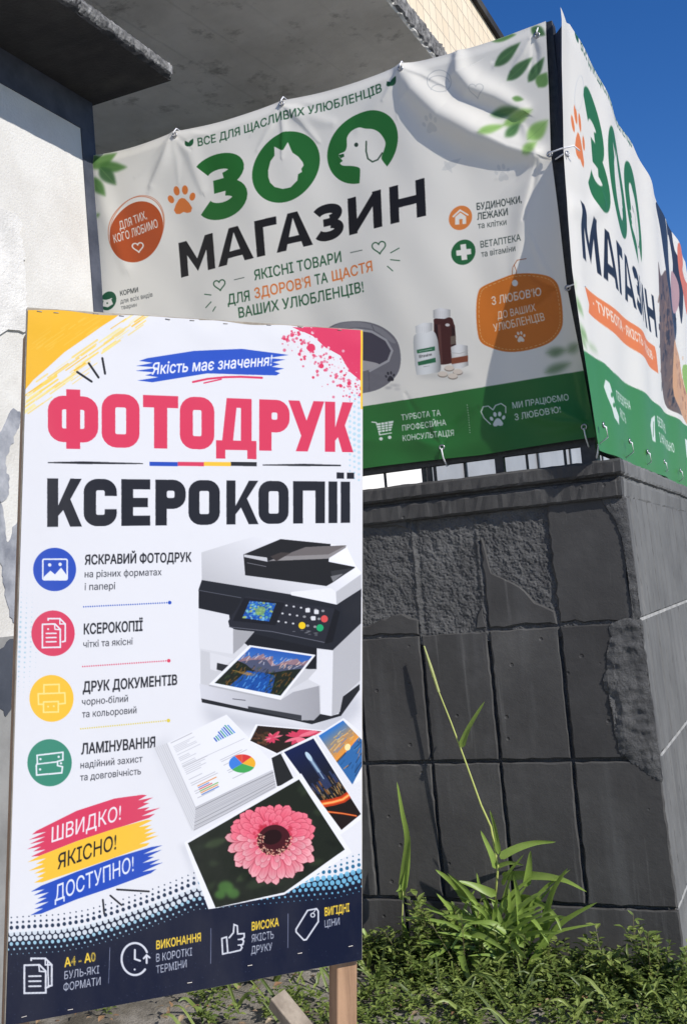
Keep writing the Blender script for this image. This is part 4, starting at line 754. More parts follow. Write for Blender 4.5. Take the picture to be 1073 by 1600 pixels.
n_ = tex_noise(nt, 3, 5); nt.links.new(mixc(nt, ramp(nt, n_.outputs[0], [(.4, 0), (.8, .35)]), br.outputs[0], (0.55, 0.45, 0.32)), p.inputs["Base Color"]); p.inputs["Roughness"].default_value = .5; bump(nt, p, br.outputs[1], -.5, .004)
m_ctile = mt
m_porch = mat_mottle("porch_white_plaster", (0.72, 0.71, 0.69), (0.84, 0.83, 0.81), 2.0, 0.85, 0.2, 0.004, 60)
m_panel = mat_mottle("pale_panel", (0.24, 0.245, 0.255), (0.34, 0.345, 0.36), .8, 0.45, 0.05, 0.004, 20)
m_metal = mat_mottle("black_painted_metal", (0.016, 0.017, 0.020), (0.035, 0.036, 0.040), 30, 0.45, 0.25, 0.002, 140)
rb = empty("tiled_building", (-5, 8, 0), "grey concrete overhang with cream tiled parapet behind the big pet shop banner", "building")
b = MB(); slab_ring(b, -9, XE, 4.7, 27, 5.2, 5.37, .05, .003, 8); slab = b.build("concrete_slab", m_soffit, rb)
b = MB(); slab_ring(b, XE-.02, XE+.012, 4.72, 26.9, 5.212, 5.362, .025, .0055, 9); b.build("slab_edge", m_edge, slab)
b = MB(); b.box((XE-.16, 4.75, 5.3705), (XE-.012, 26.9, 6.2)); b.build("parapet", m_ctile, rb)
b = MB(); b.box((XE-.19, 4.72, 6.2005), (XE+.025, 26.95, 6.275)); b.build("coping", m_canopy, rb)
b = MB(); b.box((-9, 7.0, -.2), (-3.4, 27, 5.199)); b.build("porch_wall", m_porch, rb)
wp = MB(); wp.box((-3.45, 9.7, .5), (-3.385, 26, 4.6)); win = wp.build("screen_panel", m_panel, rb)
for y in (9.7, 10.9, 12.4, 14.2, 16.3, 19.0, 22.5): b = MB(); b.box((-3.3845, y-.03, .5), (-3.36, y+.03, 4.6)); b.build("mullion", m_metal, win)

# ------------------------------------------------------------------ parapet of black painted tiles
XC = lambda z: -.653-.026*(z-.27)
m_black, nt, p = new_mat("black_painted_tile"); n1 = tex_noise(nt, 2.6, 9, .62); n2 = tex_noise(nt, 1.0, 6, .6, (9, 9, .9)); n3 = tex_noise(nt, 160, 3, .6)
c = ramp(nt, n1.outputs[0], [(.3, (.049, .047, .046)), (.55, (.070, .068, .066)), (.75, (.105, .102, .098))])
c = mixc(nt, ramp(nt, n2.outputs[0], [(.55, 0), (.78, .55)]), c, (.13, .13, .128)); ge = nd(nt, "ShaderNodeNewGeometry"); c = mixc(nt, .85, c, ramp(nt, ge.outputs["Random Per Island"], [(0, (.62, .62, .63)), (.5, (.85, .85, .85)), (1, (1.0, 1.0, .98))]), 'MULTIPLY')
n6 = tex_noise(nt, 1.0, 7, .65, (26, 26, 1.3)); c = mixc(nt, ramp(nt, n6.outputs[0], [(.60, 0), (.72, .4)]), c, (.17, .168, .16)); nt.links.new(c, p.inputs["Base Color"]); p.inputs["Roughness"].default_value = .72; p.inputs["Specular IOR Level"].default_value = .2
vo = nd(nt, "ShaderNodeTexVoronoi", Scale=9.0); co = nd(nt, "ShaderNodeNewGeometry"); nt.links.new(co.outputs["Position"], vo.inputs["Vector"])
pit = ramp(nt, vo.outputs["Distance"], [(.045, 0.0), (.085, 1.0)]); b1 = bump(nt, p, n3.outputs[0], .22, .003); b2 = bump(nt, p, pit, .7, .006, b1); n4 = tex_noise(nt, 14, 6, .6); bump(nt, p, n4.outputs[0], .25, .012, b2)
m_sideblack, nt, p = new_mat("side_black_paint"); n1 = tex_noise(nt, 2.2, 9, .65); n2 = tex_noise(nt, 1.0, 6, .6, (7, 16, .7)); n3 = tex_noise(nt, 120, 4, .6)  # paler black with dark streaks, for the side tiles and side cornice
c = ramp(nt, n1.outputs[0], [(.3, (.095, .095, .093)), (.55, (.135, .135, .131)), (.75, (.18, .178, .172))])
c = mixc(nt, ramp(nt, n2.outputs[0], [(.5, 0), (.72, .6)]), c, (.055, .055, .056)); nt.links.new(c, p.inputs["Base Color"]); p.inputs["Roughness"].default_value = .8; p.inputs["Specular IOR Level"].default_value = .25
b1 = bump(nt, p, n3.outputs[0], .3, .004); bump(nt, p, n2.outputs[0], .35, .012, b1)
m_mortar, nt, p = new_mat("black_rough_mortar"); n1 = tex_noise(nt, 8, 8, .7); nt.links.new(ramp(nt, n1.outputs[0], [(.3, (.055, .055, .056)), (.7, (.13, .129, .127))]), p.inputs["Base Color"]); p.inputs["Roughness"].default_value = .85; p.inputs["Specular IOR Level"].default_value = .25
n2 = tex_noise(nt, 85, 10, .75); n3 = tex_noise(nt, 17, 5, .6); b1 = bump(nt, p, n2.outputs[0], .75, .016); bump(nt, p, n3.outputs[0], .5, .02, b1)
pw = empty("parapet_wall", (-1.8, 4.6, 0), "tall terrace wall clad in chipped black painted tiles under the pet shop banners", "wall")
# body and mortar behind the tiles
b = MB(); z0, z1 = -.3, 1.99
b.add([(-3.06, 4.325, z0), (XC(z0)-.025, 4.325, z0), (XC(z0)-.025, 9.6, z0), (-3.06, 9.6, z0), (-3.06, 4.325, z1), (XC(z1)-.025, 4.325, z1), (XC(z1)-.025, 9.6, z1), (-3.06, 9.6, z1)], [(0,3,2,1),(4,5,6,7),(0,1,5,4),(1,2,6,5),(2,3,7,6),(3,0,4,7)])
body = b.build("wall_core", m_mortar, pw)
def rough(x, z, k=1.0): v = Vector((x, z, 1.7)); return k*(.008*mnoise.fractal(v*30, 1.0, 2.0, 5)+.004*mnoise.noise(v*120)+.006*mnoise.noise(v*5))
X0, X1 = -3.06, -.70; nxg, nzg = 520, 190; P = np.empty((nzg, nxg, 3))
for j, z in enumerate(np.linspace(1.90, 1.33, nzg)):
    for i, x in enumerate(np.linspace(-2.3, -.72, nxg)): rg = .006*math.exp(-((x+1.598+.006*mnoise.noise(Vector((z*14, 0, 0))))/.007)**2)+.006*math.exp(-((x+1.312+.006*mnoise.noise(Vector((z*14, 5, 0))))/.008)**2)-.004*math.exp(-((x+1.578)/.009)**2); P[j, i] = (x, max(4.2995, 4.3105-rg-rough(x, z, .62)), z)
grid_mesh("exposed_mortar", P, m_mortar, pw)
# tiles: (outline in x,z) -> plate with chipped rim
def plate(mb, pts, place, depth=.014, inset=.0048, jit=.0012, r=R, step=.03, keep=None):
    p = np.asarray(pts, float); out = []
    for a, c in zip(p, np.roll(p, -1, 0)):
        n = max(1, int(np.linalg.norm(c-a)/step)); out += [a+(c-a)*i/n for i in range(n)]
    o = np.array(out); o = o+r.normal(0, jit, o.shape); d = np.roll(o, -1, 0)-np.roll(o, 1, 0); nr = np.stack([-d[:, 1], d[:, 0]], 1)/np.maximum(np.linalg.norm(d, axis=1), 1e-6)[:, None]
    if area(o) < 0: nr = -nr
    inn = o+nr*inset*np.clip(r.normal(1, .3, len(o)), .5, 2)[:, None]; n = len(o)
    vs = [place(*q, 0) for q in o]+[place(*q, depth-.0055) for q in o]+[place(*q, depth) for q in inn]
    mb.add(vs, [(k*n+i, k*n+(i+1) % n, (k+1)*n+(i+1) % n, (k+1)*n+i) for k in (0, 1) for i in range(n)]+[tuple(range(2*n, 3*n))])
front = lambda x, z, d: (x, 4.318-d-.004, z)
G = .0072; rows = [(1.872, 1.376), (1.376, .836), (.836, .266), (.266, -.25)]; cols = [-3.06, -2.8, -2.5, -2.2, -1.9, -1.6, -1.302, -1.005]
tl = MB()
def q_(px, py): v = at_y(px, py, 4.302); return (v.x, v.z)
zc = lambda X, Y: q_(560+.478*X, 680+.478*Y)
for ri, (zt, zb) in enumerate(rows):
    for ci, xa in enumerate(cols):
        xb = cols[ci+1] if ci+1 < len(cols) else None
        if ri == 3: xa += .12; xb = (xb+.12) if xb else None
        last = xb is None or ri == 3 and xb > -.95
        t_, b_ = zt-G*(ri > 0), zb+G; tilt = R.normal(0, .0007)
        if last: c = [(xa+G, b_), (XC(b_)-.004, b_), (XC(t_)-.004, t_), (xa+G, t_)]
        else: c = [(xa+G, b_), (xb-G, b_), (xb-G, t_), (xa+G, t_)]
        pl = lambda x, z, d, k=tilt, cx=xa: (x, 4.318-d-.004-k*8*(x-cx), z)
        if ri == 0:
            if xa == -1.9: plate(tl, [zc(*q) for q in ((-40, 655), (198, 652), (190, 606), (140, 585), (90, 600), (10, 628), (-40, 632))], pl, jit=.003); plate(tl, [zc(*q) for q in ((-40, 305), (40, 300), (130, 296), (160, 300), (160, 262), (80, 268), (-40, 282))], pl, jit=.003); continue
            if xa == -1.6: plate(tl, [zc(*q) for q in ((382, 632), (416, 628), (410, 585), (398, 560), (388, 590))], pl, jit=.002); continue
            if xa == -1.302: plate(tl, [zc(*q) for q in ((428, 630), (646, 612), (640, 577), (600, 558), (572, 545), (545, 510), (500, 482), (440, 448), (428, 420), (418, 375), (402, 335), (398, 350))], pl, jit=.0035); continue
            if xa < -1.95: plate(tl, c, pl); continue
            c = [zc(657, 612), zc(840, 606), zc(893, 598), zc(905, 580), zc(884, 500), zc(878, 430), zc(862, 330), zc(868, 290), zc(835, 240), zc(800, 200), zc(610, 216)]; plate(tl, c, pl, jit=.003); continue
        plate(tl, c, pl)
        if last: break
tl.build("tile_cladding", m_black, pw)
# side face tiles
ts = MB(); side = lambda y, z, d: (XC(z)-.018+d, y, z)
ycols = [4.318+.0, 4.46, 4.60, 4.75, 4.90, 5.05, 5.20, 5.50, 5.80, 6.10, 6.4, 6.7, 7.0, 7.3, 7.6, 7.9, 8.2, 8.5, 8.8, 9.1, 9.4]
for ri, (zt, zb) in enumerate(rows):
    for ya, yb in zip(ycols, ycols[1:]):
        sh = R.normal(0, .001); g0 = 0.0 if ya < 4.4 else G*.6
        plate(ts, [(ya+g0, zb+G*.8), (yb-G*.9, zb+G*.8), (yb-G*.9, zt-G*.8), (ya+g0, zt-G*.8)], lambda y, z, d: side(y, z, d+sh), jit=.0012 if ya > 4.4 else .003)
ts.build("side_cladding", m_sideblack, pw)
m_litedge = mat_mottle("painted_lit_edge", (0.22, 0.22, 0.21), (0.36, 0.355, 0.34), 12, 0.95, 0.6, 0.01, 70)
b = MB()
for z in (1.376, .836, .266): b.add([(XC(z)-.03, 4.34, z-.007), (XC(z)-.0052, 4.325, z-.007), (XC(z)-.0052, 9.5, z-.007), (XC(z)-.0065, 9.5, z+.006), (XC(z)-.0065, 4.325, z+.006), (XC(z)-.03, 4.34, z+.006)], [(1, 2, 3, 4), (0, 1, 4, 5)])
tag(b.build("lit_joint_edges", m_litedge, pw))  # pale strips along the row joints paint the sunlit lower tile edges
# mortar patch on the corner
def blob_plate(px, name, off, seed):
    o = np.array([q_(*v) for v in px]); o = sm(o, 6); x0, z0 = o.min(0); x1, z1 = o.max(0); b = MB(); bm = bmesh.new()
    r = np.random.default_rng(seed); o = o+r.normal(0, .003, o.shape); o[:, 0] = np.minimum(o[:, 0], [XC(z)+.004 for z in o[:, 1]])
    f = bm.faces.new([bm.verts.new((x, 4.302, z)) for x, z in o]); bmesh.ops.triangulate(bm, faces=[f])
    for ax, lo, hi in ((0, x0, x1), (2, z0, z1)):
        for v in np.arange(lo, hi, .008):
            no = [0, 0, 0]; no[ax] = 1; cc = [0, 4.302, 0]; cc[ax] = v; bmesh.ops.bisect_plane(bm, geom=bm.verts[:]+bm.edges[:]+bm.faces[:], plane_co=cc, plane_no=no)
    for v in bm.verts:
        e = min(1.0, np.min(np.hypot(o[:, 0]-v.co.x, o[:, 1]-v.co.z))/.025); rel = (v.co.x, v.co.z)
        v.co.y = 4.300-off*e**.5-max(-.003, rough(*rel, .42))*e-.004*e*mnoise.noise(Vector((rel[0]*16, 2.0, rel[1]*9)))-.007*e*mnoise.noise(Vector((v.co.x*11, 3.1, v.co.z*38)))
    ext = [ed for ed in bm.edges if ed.is_boundary]; ret = bmesh.ops.extrude_edge_only(bm, edges=ext)
    for v in ret["geom"]:
        if isinstance(v, bmesh.types.BMVert): v.co.y = 4.32
    bmesh.ops.recalc_face_normals(bm, faces=bm.faces); me = bpy.data.meshes.new(name); bm.to_mesh(me); bm.free(); link(name, me, m_mortar, pw, True)
blob_plate([(955, 975), (1000, 968), (1006, 1010), (1012, 1060), (1024, 1120), (1032, 1190), (1034, 1222), (1010, 1208), (985, 1190), (968, 1172), (958, 1135), (962, 1100), (944, 1075), (948, 1030), (952, 1000)], "mortar_patch", .010, 6)
blob_plate([(940, 776), (976, 779), (984, 788), (990, 850), (997, 930), (999, 966), (988, 968), (984, 920), (976, 862), (966, 826), (952, 800)], "mortar_patch", .007, 9)
# coping swept round the corner
prof = [(-.012, 1.858), (.014, 1.862), (.022, 1.870), (.026, 1.925), (.020, 1.936), (.006, 1.940), (.006, 1.948), (.036, 1.953), (.044, 1.962), (.046, 2.004), (.038, 2.014), (-.10, 2.016), (-.42, 2.016)]
pos = [(x, 0) for x in np.arange(-3.06, -.70, .02)]+[(-.70, 1)]+[(y, 2) for y in np.arange(4.34, 9.6, .03)]
vs = []; r = np.random.default_rng(12)
for s_, k in pos:
    for o_, z in prof:
        q = r.normal(0, .0016) if o_ > -.05 else 0; w = .0022*mnoise.noise(Vector((s_*9, z*30, k*7.3))) if o_ > -.05 else 0; z = z+r.normal(0, .0008)+w; so = o_*.35+q
        if k == 0: vs.append((min(s_, -.715), 4.3-o_-q-w, z) if s_ > -.72 else (s_, 4.3-o_-q-w, z))
        elif k == 1: vs.append((-.706+o_*.35+q, 4.3-o_-q, z))
        else: vs.append((-.706+so+w, s_, z))
n = len(prof); b = MB(); b.add(vs, [(i*n+k, i*n+k+1, (i+1)*n+k+1, (i+1)*n+k) for i in range(len(pos)-1) for k in range(n-1)]); b.build("cornice", m_black, pw)
me = bpy.data.objects["cornice"].data; me.materials.append(m_sideblack)
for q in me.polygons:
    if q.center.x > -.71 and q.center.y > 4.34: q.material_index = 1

# ------------------------------------------------------------------ railing frame that carries the banners
rl = empty("metal_railing", (-1.9, 4.36, 2.0), "black metal railing frame standing on the tiled terrace wall behind both banners", "railing")
YR = 4.352; xp = lambda px, py=735: at_y(px, py, YR).x; XR = -.83
b = MB(); b.bar((-3.05, YR, 3.825), (XR, YR, 3.825), .03, .03); b.bar((-3.05, YR, 2.105), (XR, YR, 2.105), .035, .04); b.bar((XR, YR+.02, 3.80), (XR, 9.4, 3.64), .03, .03); b.bar((XR, YR+.02, 2.095), (XR, 9.4, 2.095), .035, .03); b.build("rail", m_metal, rl)
def post(x, y, w, z1=3.81, h=2.0): b = MB(); b.bar((x, y, h), (x, y, z1), w, w, (0, 1, 0)); return b.build("post", m_metal, rl)
post(-.82, YR+.012, .062, 3.86); [post(xp(px), YR, w) for px, w in ((782, .036), (661, .014), (671, .018), (679, .012), (480, .036), (250, .036))]
[post(XR, y, .036, 3.72) for y in (5.6, 6.9, 8.2, 9.3)]
b = MB()
for px in (726, 824, 884, 600, 550, 430, 380): b.bar((xp(px), YR+.004, 2.0), (xp(px), YR+.004, 3.81), .010, .010, (0, 1, 0))
b.build("bars", m_metal, rl)
b = MB(); b.box((XR-.02, 4.318, 2.012), (XR+.04, 4.40, 2.085)); b.build("foot_block", m_metal, rl)
# ------------------------------------------------------------------ banners
m_banner = mat_print("banner_vinyl", .40, .05, .0, .22); m_bside = m_banner
m_ring = mat_plain("grommet_steel", (.36, .36, .37), .38, 1.0); m_cord = mat_plain("white_cord", (.70, .70, .72), .6); m_gapshade = mat_plain("painted_gap_shade", (.035, .04, .06), .6)
YB = YF-.012
def seg_field(X, Z, pts):
    """distance to a polyline, position along it (0..1) and signed side"""
    best = np.full(X.shape, 9.0); tt = np.zeros(X.shape); sd = np.zeros(X.shape); n = len(pts)-1
    for i in range(n):
        a, c = np.array(pts[i]), np.array(pts[i+1]); d = c-a; L2 = d@d
        t = np.clip(((X-a[0])*d[0]+(Z-a[1])*d[1])/L2, 0, 1); dx, dz = X-a[0]-t*d[0], Z-a[1]-t*d[1]; r = np.hypot(dx, dz)
        m = r < best; best = np.where(m, r, best); tt = np.where(m, (i+t)/n, tt); sd = np.where(m, np.sign(d[0]*dz-d[1]*dx), sd)
    return best, tt, sd
fb_ = lambda *px: [(lambda v: (v.x, v.z))(at_y(x, y, YF)) for x, y in px]
RIDGES = [  # (polyline in the photo, height, width below, width above, fade in / out)
    (fb_((628, 108), (648, 142), (690, 182), (745, 208), (805, 228), (852, 240)), .050, .060, .075),
    (fb_((716, 82), (719, 112), (740, 136), (780, 150), (826, 172)), .036, .040, .060),
    (fb_((440, 160), (470, 178), (520, 190)), .007, .04, .04), (fb_((273, 208), (262, 245), (240, 290)), .010, .035, .05), (fb_((273, 208), (300, 240), (320, 300)), .007, .03, .05),
    (fb_((628, 108), (600, 150), (560, 200)), .006, .04, .05), (fb_((855, 242), (830, 330), (815, 420)), .010, .05, .05), (fb_((886, 450), (850, 480), (790, 500)), .008, .04, .04), (fb_((690, 706), (640, 690), (570, 690)), .006, .04, .05),
    (fb_((690, 706), (760, 690), (840, 640)), .006, .05, .05), (fb_((915, 668), (870, 650), (800, 640)), .008, .05, .05), (fb_((150, 250), (170, 330), (200, 420)), .008, .05, .06)]
rc = np.random.default_rng(44)                                        # short tension creases fanning out from every eyelet
for (gx, gz), angs in zip(fb_((273, 211), (440, 162), (625, 107), (838, 55), (690, 699), (912, 667), (858, 241), (886, 450)), ((200, 340), (200, 340), (200, 320), (190, 280), (20, 160), (80, 170), (120, 250), (110, 250))):
    for a in np.linspace(angs[0], angs[1], 5)+rc.normal(0, 9, 5):
        L = rc.uniform(.10, .30); a = math.radians(a); RIDGES.append(([(gx+.02*math.cos(a), gz+.02*math.sin(a)), (gx+.5*L*math.cos(a+.08), gz+.5*L*math.sin(a+.08)), (gx+L*math.cos(a), gz+L*math.sin(a))], rc.uniform(.0022, .0055)*rc.choice([1, 1, -1]), rc.uniform(.010, .020), rc.uniform(.012, .026)))
def front_disp(X, Z):
    D = .010*np.sin(X*7.5+.6*np.sin(Z*3))*np.cos(Z*1.9+.5)+.006*np.sin(X*3.1+Z*4.3)+.0022*np.sin(X*23+Z*9)*np.sin(Z*5)
    for pts, h, wl, wu in RIDGES:
        d, t, s = seg_field(X, Z, pts); w = np.where(s > 0, wu, wl)*(.45+.55*np.sin(np.pi*np.clip(t*.9+.05, 0, 1))); D = D+h*np.exp(-(d/w)**2)*(.35+.65*np.sin(np.pi*np.clip(t, .05, .95)))
    return D
edge_pts = fb_((854, 45), (858, 140), (861, 240), (874, 340), (887, 450), (911, 570), (932, 690)); er = np.array(sorted((z, x) for x, z in edge_pts))
nx, ny = 930, 708; U, V = np.meshgrid(np.linspace(0, 1, nx), np.linspace(0, 1, ny)); X = BX0+(BX1-BX0)*U; Z = BZ1+(BZ0-BZ1)*V
tops = np.array([-3.08, -2.616, -2.036, -1.453, -.80]); topsag = np.zeros_like(X)
for a, c in zip(tops, tops[1:]): topsag += np.where((X >= a) & (X < c), .016*np.sin(np.pi*(X-a)/(c-a)), 0)
Zd = Z-topsag*ss(.25, 0, V); Xd = X+(np.interp(Z, er[:, 0], er[:, 1])-BX1)*ss(.75, 1.0, U); Zd = Zd+.010*np.sin(np.pi*((X+.3) % .95)/.95)*ss(.85, 1, V)
D = front_disp(X, Z); D = D-.012*ss(.03, .0, V)+.004
P = np.stack([Xd, YB-D, Zd], -1)
fb = empty("banner", (-1.95, 4.3, 2.1), "wide pet shop banner with wrinkles facing the printed stand, in half shade", "banner")
grid_mesh("printed_sheet", P, m_banner, fb, front_art())
def y_front(x, z): return YB-float(front_disp(np.array([x]), np.array([z]))[0])
def grommet(par, c, axis, cord):
    b = MB(); b.torus(c, axis, .010, .0036); b.build("grommet", m_ring, par, True)
    b = MB(); b.tube(cord, .0032, 6); b.build("cord", m_cord, par, True)
for px, py in ((273, 211), (440, 162), (625, 107), (838, 55)):
    v = at_y(px, py, YF); y = y_front(v.x, v.z)-.004; v = at_y(px, py, y); grommet(fb, v, (0, 1, 0), [v+Vector((0, -.006, -.008)), v+Vector((.004, -.01, .012)), v+Vector((.006, .01, .034)), v+Vector((.004, .05, .036))])
for px, py in ((690, 699), (912, 667)):
    v = at_y(px, py, YF); y = y_front(v.x, v.z)-.005; v = at_y(px, py, y); grommet(fb, v, (0, 1, 0), [v+Vector((0, .01, -.004)), v+Vector((0, -.008, -.008)), v+Vector((.003, -.006, -.045)), v+Vector((.004, .03, -.078)), v+Vector((.004, .06, -.07))])
for px, py, dx in ((858, 241, .10), (886, 450, .05)):
    v = at_y(px, py, YF); y = y_front(v.x, v.z)-.005; v = at_y(px, py, y); grommet(fb, v, (0, 1, 0), [v+Vector((-.004, .004, 0)), v+Vector((.0, -.008, .002)), v+Vector((dx*.5, -.012, .006)), v+Vector((dx, .0, .010)), v+Vector((dx+.01, .06, .008))])

# side banner: near edge pulled forward of the corner, seen at its measured outline
KS = .39; SHB = [(868, 262), (840, 300), (817, 345), (822, 392), (800, 450), (768, 560), (750, 640), (742, 700)]   # where its shade ends on the front banner
sh = []
for px, py in SHB:
    v = at_y(px, py, YF); a = max(.01, -.745-v.x); sh.append((v.z+.734*a, KS*a))
sh = np.array(sorted(sh+[(3.9, .02), (3.75, .02), (2.0, .10)])); dz = lambda z: float(np.interp(z, sh[:, 0], sh[:, 1]))
EDGE = [(877, 30, .02), (877, 100, .035), (879, 180, .05), (880, 240, .055), (886, 330, .06), (893, 420, .075), (907, 520, .10), (921, 610, .11), (933, 690, .07), (936, 704, .05)]
eo = np.array([(x, y) for x, y, _ in EDGE], float); ev = []
for py in np.linspace(30, 704, 60):
    px = np.interp(py, eo[:, 1], eo[:, 0]); d = .05
    for _ in range(6): d = dz(at_y(px, py, YF-d).z)
    v = at_y(px, py, YF-d); ev.append((v.z, v.x, YF-d))
ev = np.array(sorted(ev))
TOPS = [(880, 26), (887, 30), (925, 105), (952, 160), (987, 225), (1012, 280), (1040, 342), (1065, 397)]; tv = np.array(sorted((at_x(x, y, SX).y, at_x(x, y, SX).z) for x, y in TOPS))
nx, ny = 900, 362; U, V = np.meshgrid(np.linspace(0, 1, nx), np.linspace(0, 1, ny)); Yc = 4.22+(SY1-4.22)*U; Z = SZ1+(SZ0-SZ1)*V
zt = np.interp(Yc, tv[:, 0], tv[:, 1]); Zd = Z-(SZ1-zt)*ss(SZ1-.55, SZ1, Z)
yn = np.interp(Zd, ev[:, 0], ev[:, 2]); xn = np.interp(Zd, ev[:, 0], ev[:, 1]); f = 1-ss(0, .16, U)
Yd = Yc+(yn-4.22)*f; Xd = SX+(xn-SX)*f**1.5+.010*np.sin(Yc*4.1+Z*1.5)*ss(0, .1, U)+.006*np.sin(Yc*9-Z*4)*ss(0, .06, U)
Xd = np.where((Yd > 4.31) & (Yd < 4.41), np.maximum(Xd, -.783), Xd)
d, t, s = seg_field(Yc, Z, [(4.3, 3.05), (4.6, 3.1), (4.9, 3.25)]); Xd += .010*np.exp(-(d/.05)**2)
sb = empty("banner", (-.75, 6.3, 2.05), "sunlit pet shop banner with cat and dog picture, running back along the right side", "banner")
grid_mesh("printed_sheet", np.stack([Xd, Yd, Zd], -1), m_bside, sb, side_art())
zh = np.linspace(3.80, 3.27, 40); b = MB(); vs = []
for z in zh:
    x0, y0 = float(np.interp(z, ev[:, 0], ev[:, 1])), float(np.interp(z, ev[:, 0], ev[:, 2])); k = (z-3.27)/.53; vs += [(x0-.001, y0+.003, z), (x0-.030*k-.004, y0+.05, z), (-.842+.02*k, 4.352+.02*math.sin(z*9), z)]
b.add(vs, [(i*3+k, i*3+k+1, i*3+k+4, i*3+k+3) for i in range(39) for k in (0, 1)]); b.build("gap_shade_flap", m_gapshade, sb, True)  # flap added to fill the corner gap, its shade put into the colour
for px, py in ((942, 664), (983, 689), (1011, 706), (1037, 721), (1062, 735)):
    v = at_x(px, py, SX+.012); grommet(sb, v, (1, 0, 0), [v+Vector((-.006, 0, 0)), v+Vector((.01, 0, -.01)), v+Vector((.012, 0, -.05)), v+Vector((-.03, 0, -.075))])
for px, py in ((884, 241),):
    v = at_y(px, py, 4.255); grommet(sb, v+Vector((.004, .0, 0)), (1, -.4, 0), [v+Vector((.01, -.004, 0)), v+Vector((-.012, -.004, .002)), v+Vector((-.05, .03, .002))])
v = at_y(935, 694, 4.22); b = MB(); b.tube([v, v+Vector((-.01, .01, -.03)), v+Vector((-.02, .03, -.05))], .0035, 6); b.build("cord", m_cord, sb, True)

# ------------------------------------------------------------------ stand with the photo printing poster
m_poster = mat_print("poster_vinyl", .55, .05, .10, spec=.12); m_wood = mat_mottle("planed_batten", (0.20, 0.115, 0.065), (0.34, 0.205, 0.12), 3, 0.75, 0.3, 0.003, 60, stretch=(14, 14, 1), c2=(0.15, 0.085, 0.05))
m_oldwood = mat_mottle("weathered_batten", (0.19, 0.155, 0.12), (0.31, 0.26, 0.205), 3, 0.85, 0.4, 0.004, 60, stretch=(9, 9, 2), c2=(0.12, 0.10, 0.08)); m_ply = mat_mottle("plywood_edge", (0.22, 0.19, 0.15), (0.36, 0.32, 0.26), 30, 0.85, 0.3, 0.003, 90); m_staple = mat_plain("staple_wire", (.36, .34, .32), .6, 1.0)
st = empty("poster_stand", tuple(pp(PWID/2, PHEI+.8, -.05)), "upright wooden stand with a photo printing and copying poster stapled on its board", "sign")
b = MB(); q = []
for dd in (-.0165, -.0012):
    for u, v in ((0, 0), (PWID, 0), (PWID, PHEI), (0, PHEI)): q.append(pp(u, v, dd))
b.add(q, [(0, 1, 2, 3), (7, 6, 5, 4), (0, 4, 5, 1), (1, 5, 6, 2), (2, 6, 7, 3), (3, 7, 4, 0)]); b.build("board", m_ply, st)
nx, ny = 680, 1290; u, v = np.meshgrid(np.linspace(.0015, PWID-.0015, nx), np.linspace(.002, PHEI-.001, ny))
dd = .0007+.0009*np.sin(u*9+1)*np.sin(v*5)+.0015*np.exp(-((v-.02-.012*np.sin(u*38))/.03)**2)*(np.sin(u*38)*.5+.5)
v2 = v+.004*np.exp(-(v/.02)**2)*(.5+.5*np.sin(u*40+2))*(np.sin(u*17) > -.4)
grid_mesh("printed_sheet", PO+PW*u[..., None]+PH*v2[..., None]+PN*dd[..., None], m_poster, st, poster_art())
down = Vector((0, 0, -1)); wv, hv, nv = Vector(PW), Vector(PH), Vector(PN)
for u0, top in ((PWID-.0265, .05), (.0235, .05)):
    a = pp(u0, top, -.042); c = pp(u0, PHEI, -.042); L = c.z+.05; c = c+hv*(L/-hv.z); b = MB(); b.bar(a, c, .046, .046, tuple(nv), .002); b.build("leg", m_wood, st)
b = MB(); b.bar(pp(.02, .10, -.040), pp(PWID-.055, .10, -.040), .045, .040, tuple(nv), .002); b.build("crossbar", m_wood, st); b = MB(); b.bar(pp(.055, PHEI-.12, -.040), pp(PWID-.055, PHEI-.12, -.040), .045, .040, tuple(nv), .002); b.build("crossbar", m_wood, st)
b = MB(); a = at_y(432, 1560, 2.75); c = at_z(700, 1890, .02); b.bar(a, c, .052, .046, (0, -.3, 1), .002); b.build("brace", m_oldwood, st)
def staple(px, py, ang=0.0, L=.011):
    r_ = ray(px, py); t = Vector(PO-np.array(EYE)).dot(nv)/r_.dot(nv); c = EYE+r_*t+nv*.0022; d = (wv*math.cos(ang)+hv*math.sin(ang))*L*.42
    b = MB(); b.tube([c-d-nv*.003, c-d, c+d, c+d-nv*.003], .0008, 5); b.build("staple", m_staple, st)
for px, py, a in ((38, 1588, -.1), (110, 1577, 0), (296, 1535, 0), (390, 1508, 0), (468, 1489, 0), (547, 1478, -.05), (62, 487, .1), (88, 489, 0), (150, 490, 0), (190, 494, .05), (262, 499, .1), (300, 501, 0), (352, 506, -.05), (420, 508, 0), (468, 511, .1), (530, 516, 0)): staple(px, py, a)
# ------------------------------------------------------------------ plants
def leaf_mat(name, cols, trans=.35):
    m, nt, p = new_mat(name); ge = nd(nt, "ShaderNodeNewGeometry"); c = ramp(nt, ge.outputs["Random Per Island"], [(i/(len(cols)-1), k) for i, k in enumerate(cols)])
    n = tex_noise(nt, 40, 3); c = mixc(nt, ramp(nt, n.outputs[0], [(.35, 0), (.75, .5)]), c, cols[-1]); nt.links.new(c, p.inputs["Base Color"]); p.inputs["Roughness"].default_value = .45
    t = nd(nt, "ShaderNodeBsdfTranslucent"); nt.links.new(mixc(nt, .5, c, (.20, .30, .03)), t.inputs[0]); mx = nd(nt, "ShaderNodeMixShader"); mx.inputs[0].default_value = trans
    out = nt.nodes["Material Output"]; nt.links.new(p.outputs[0], mx.inputs[1]); nt.links.new(t.outputs[0], mx.inputs[2]); nt.links.new(mx.outputs[0], out.inputs[0]); return m
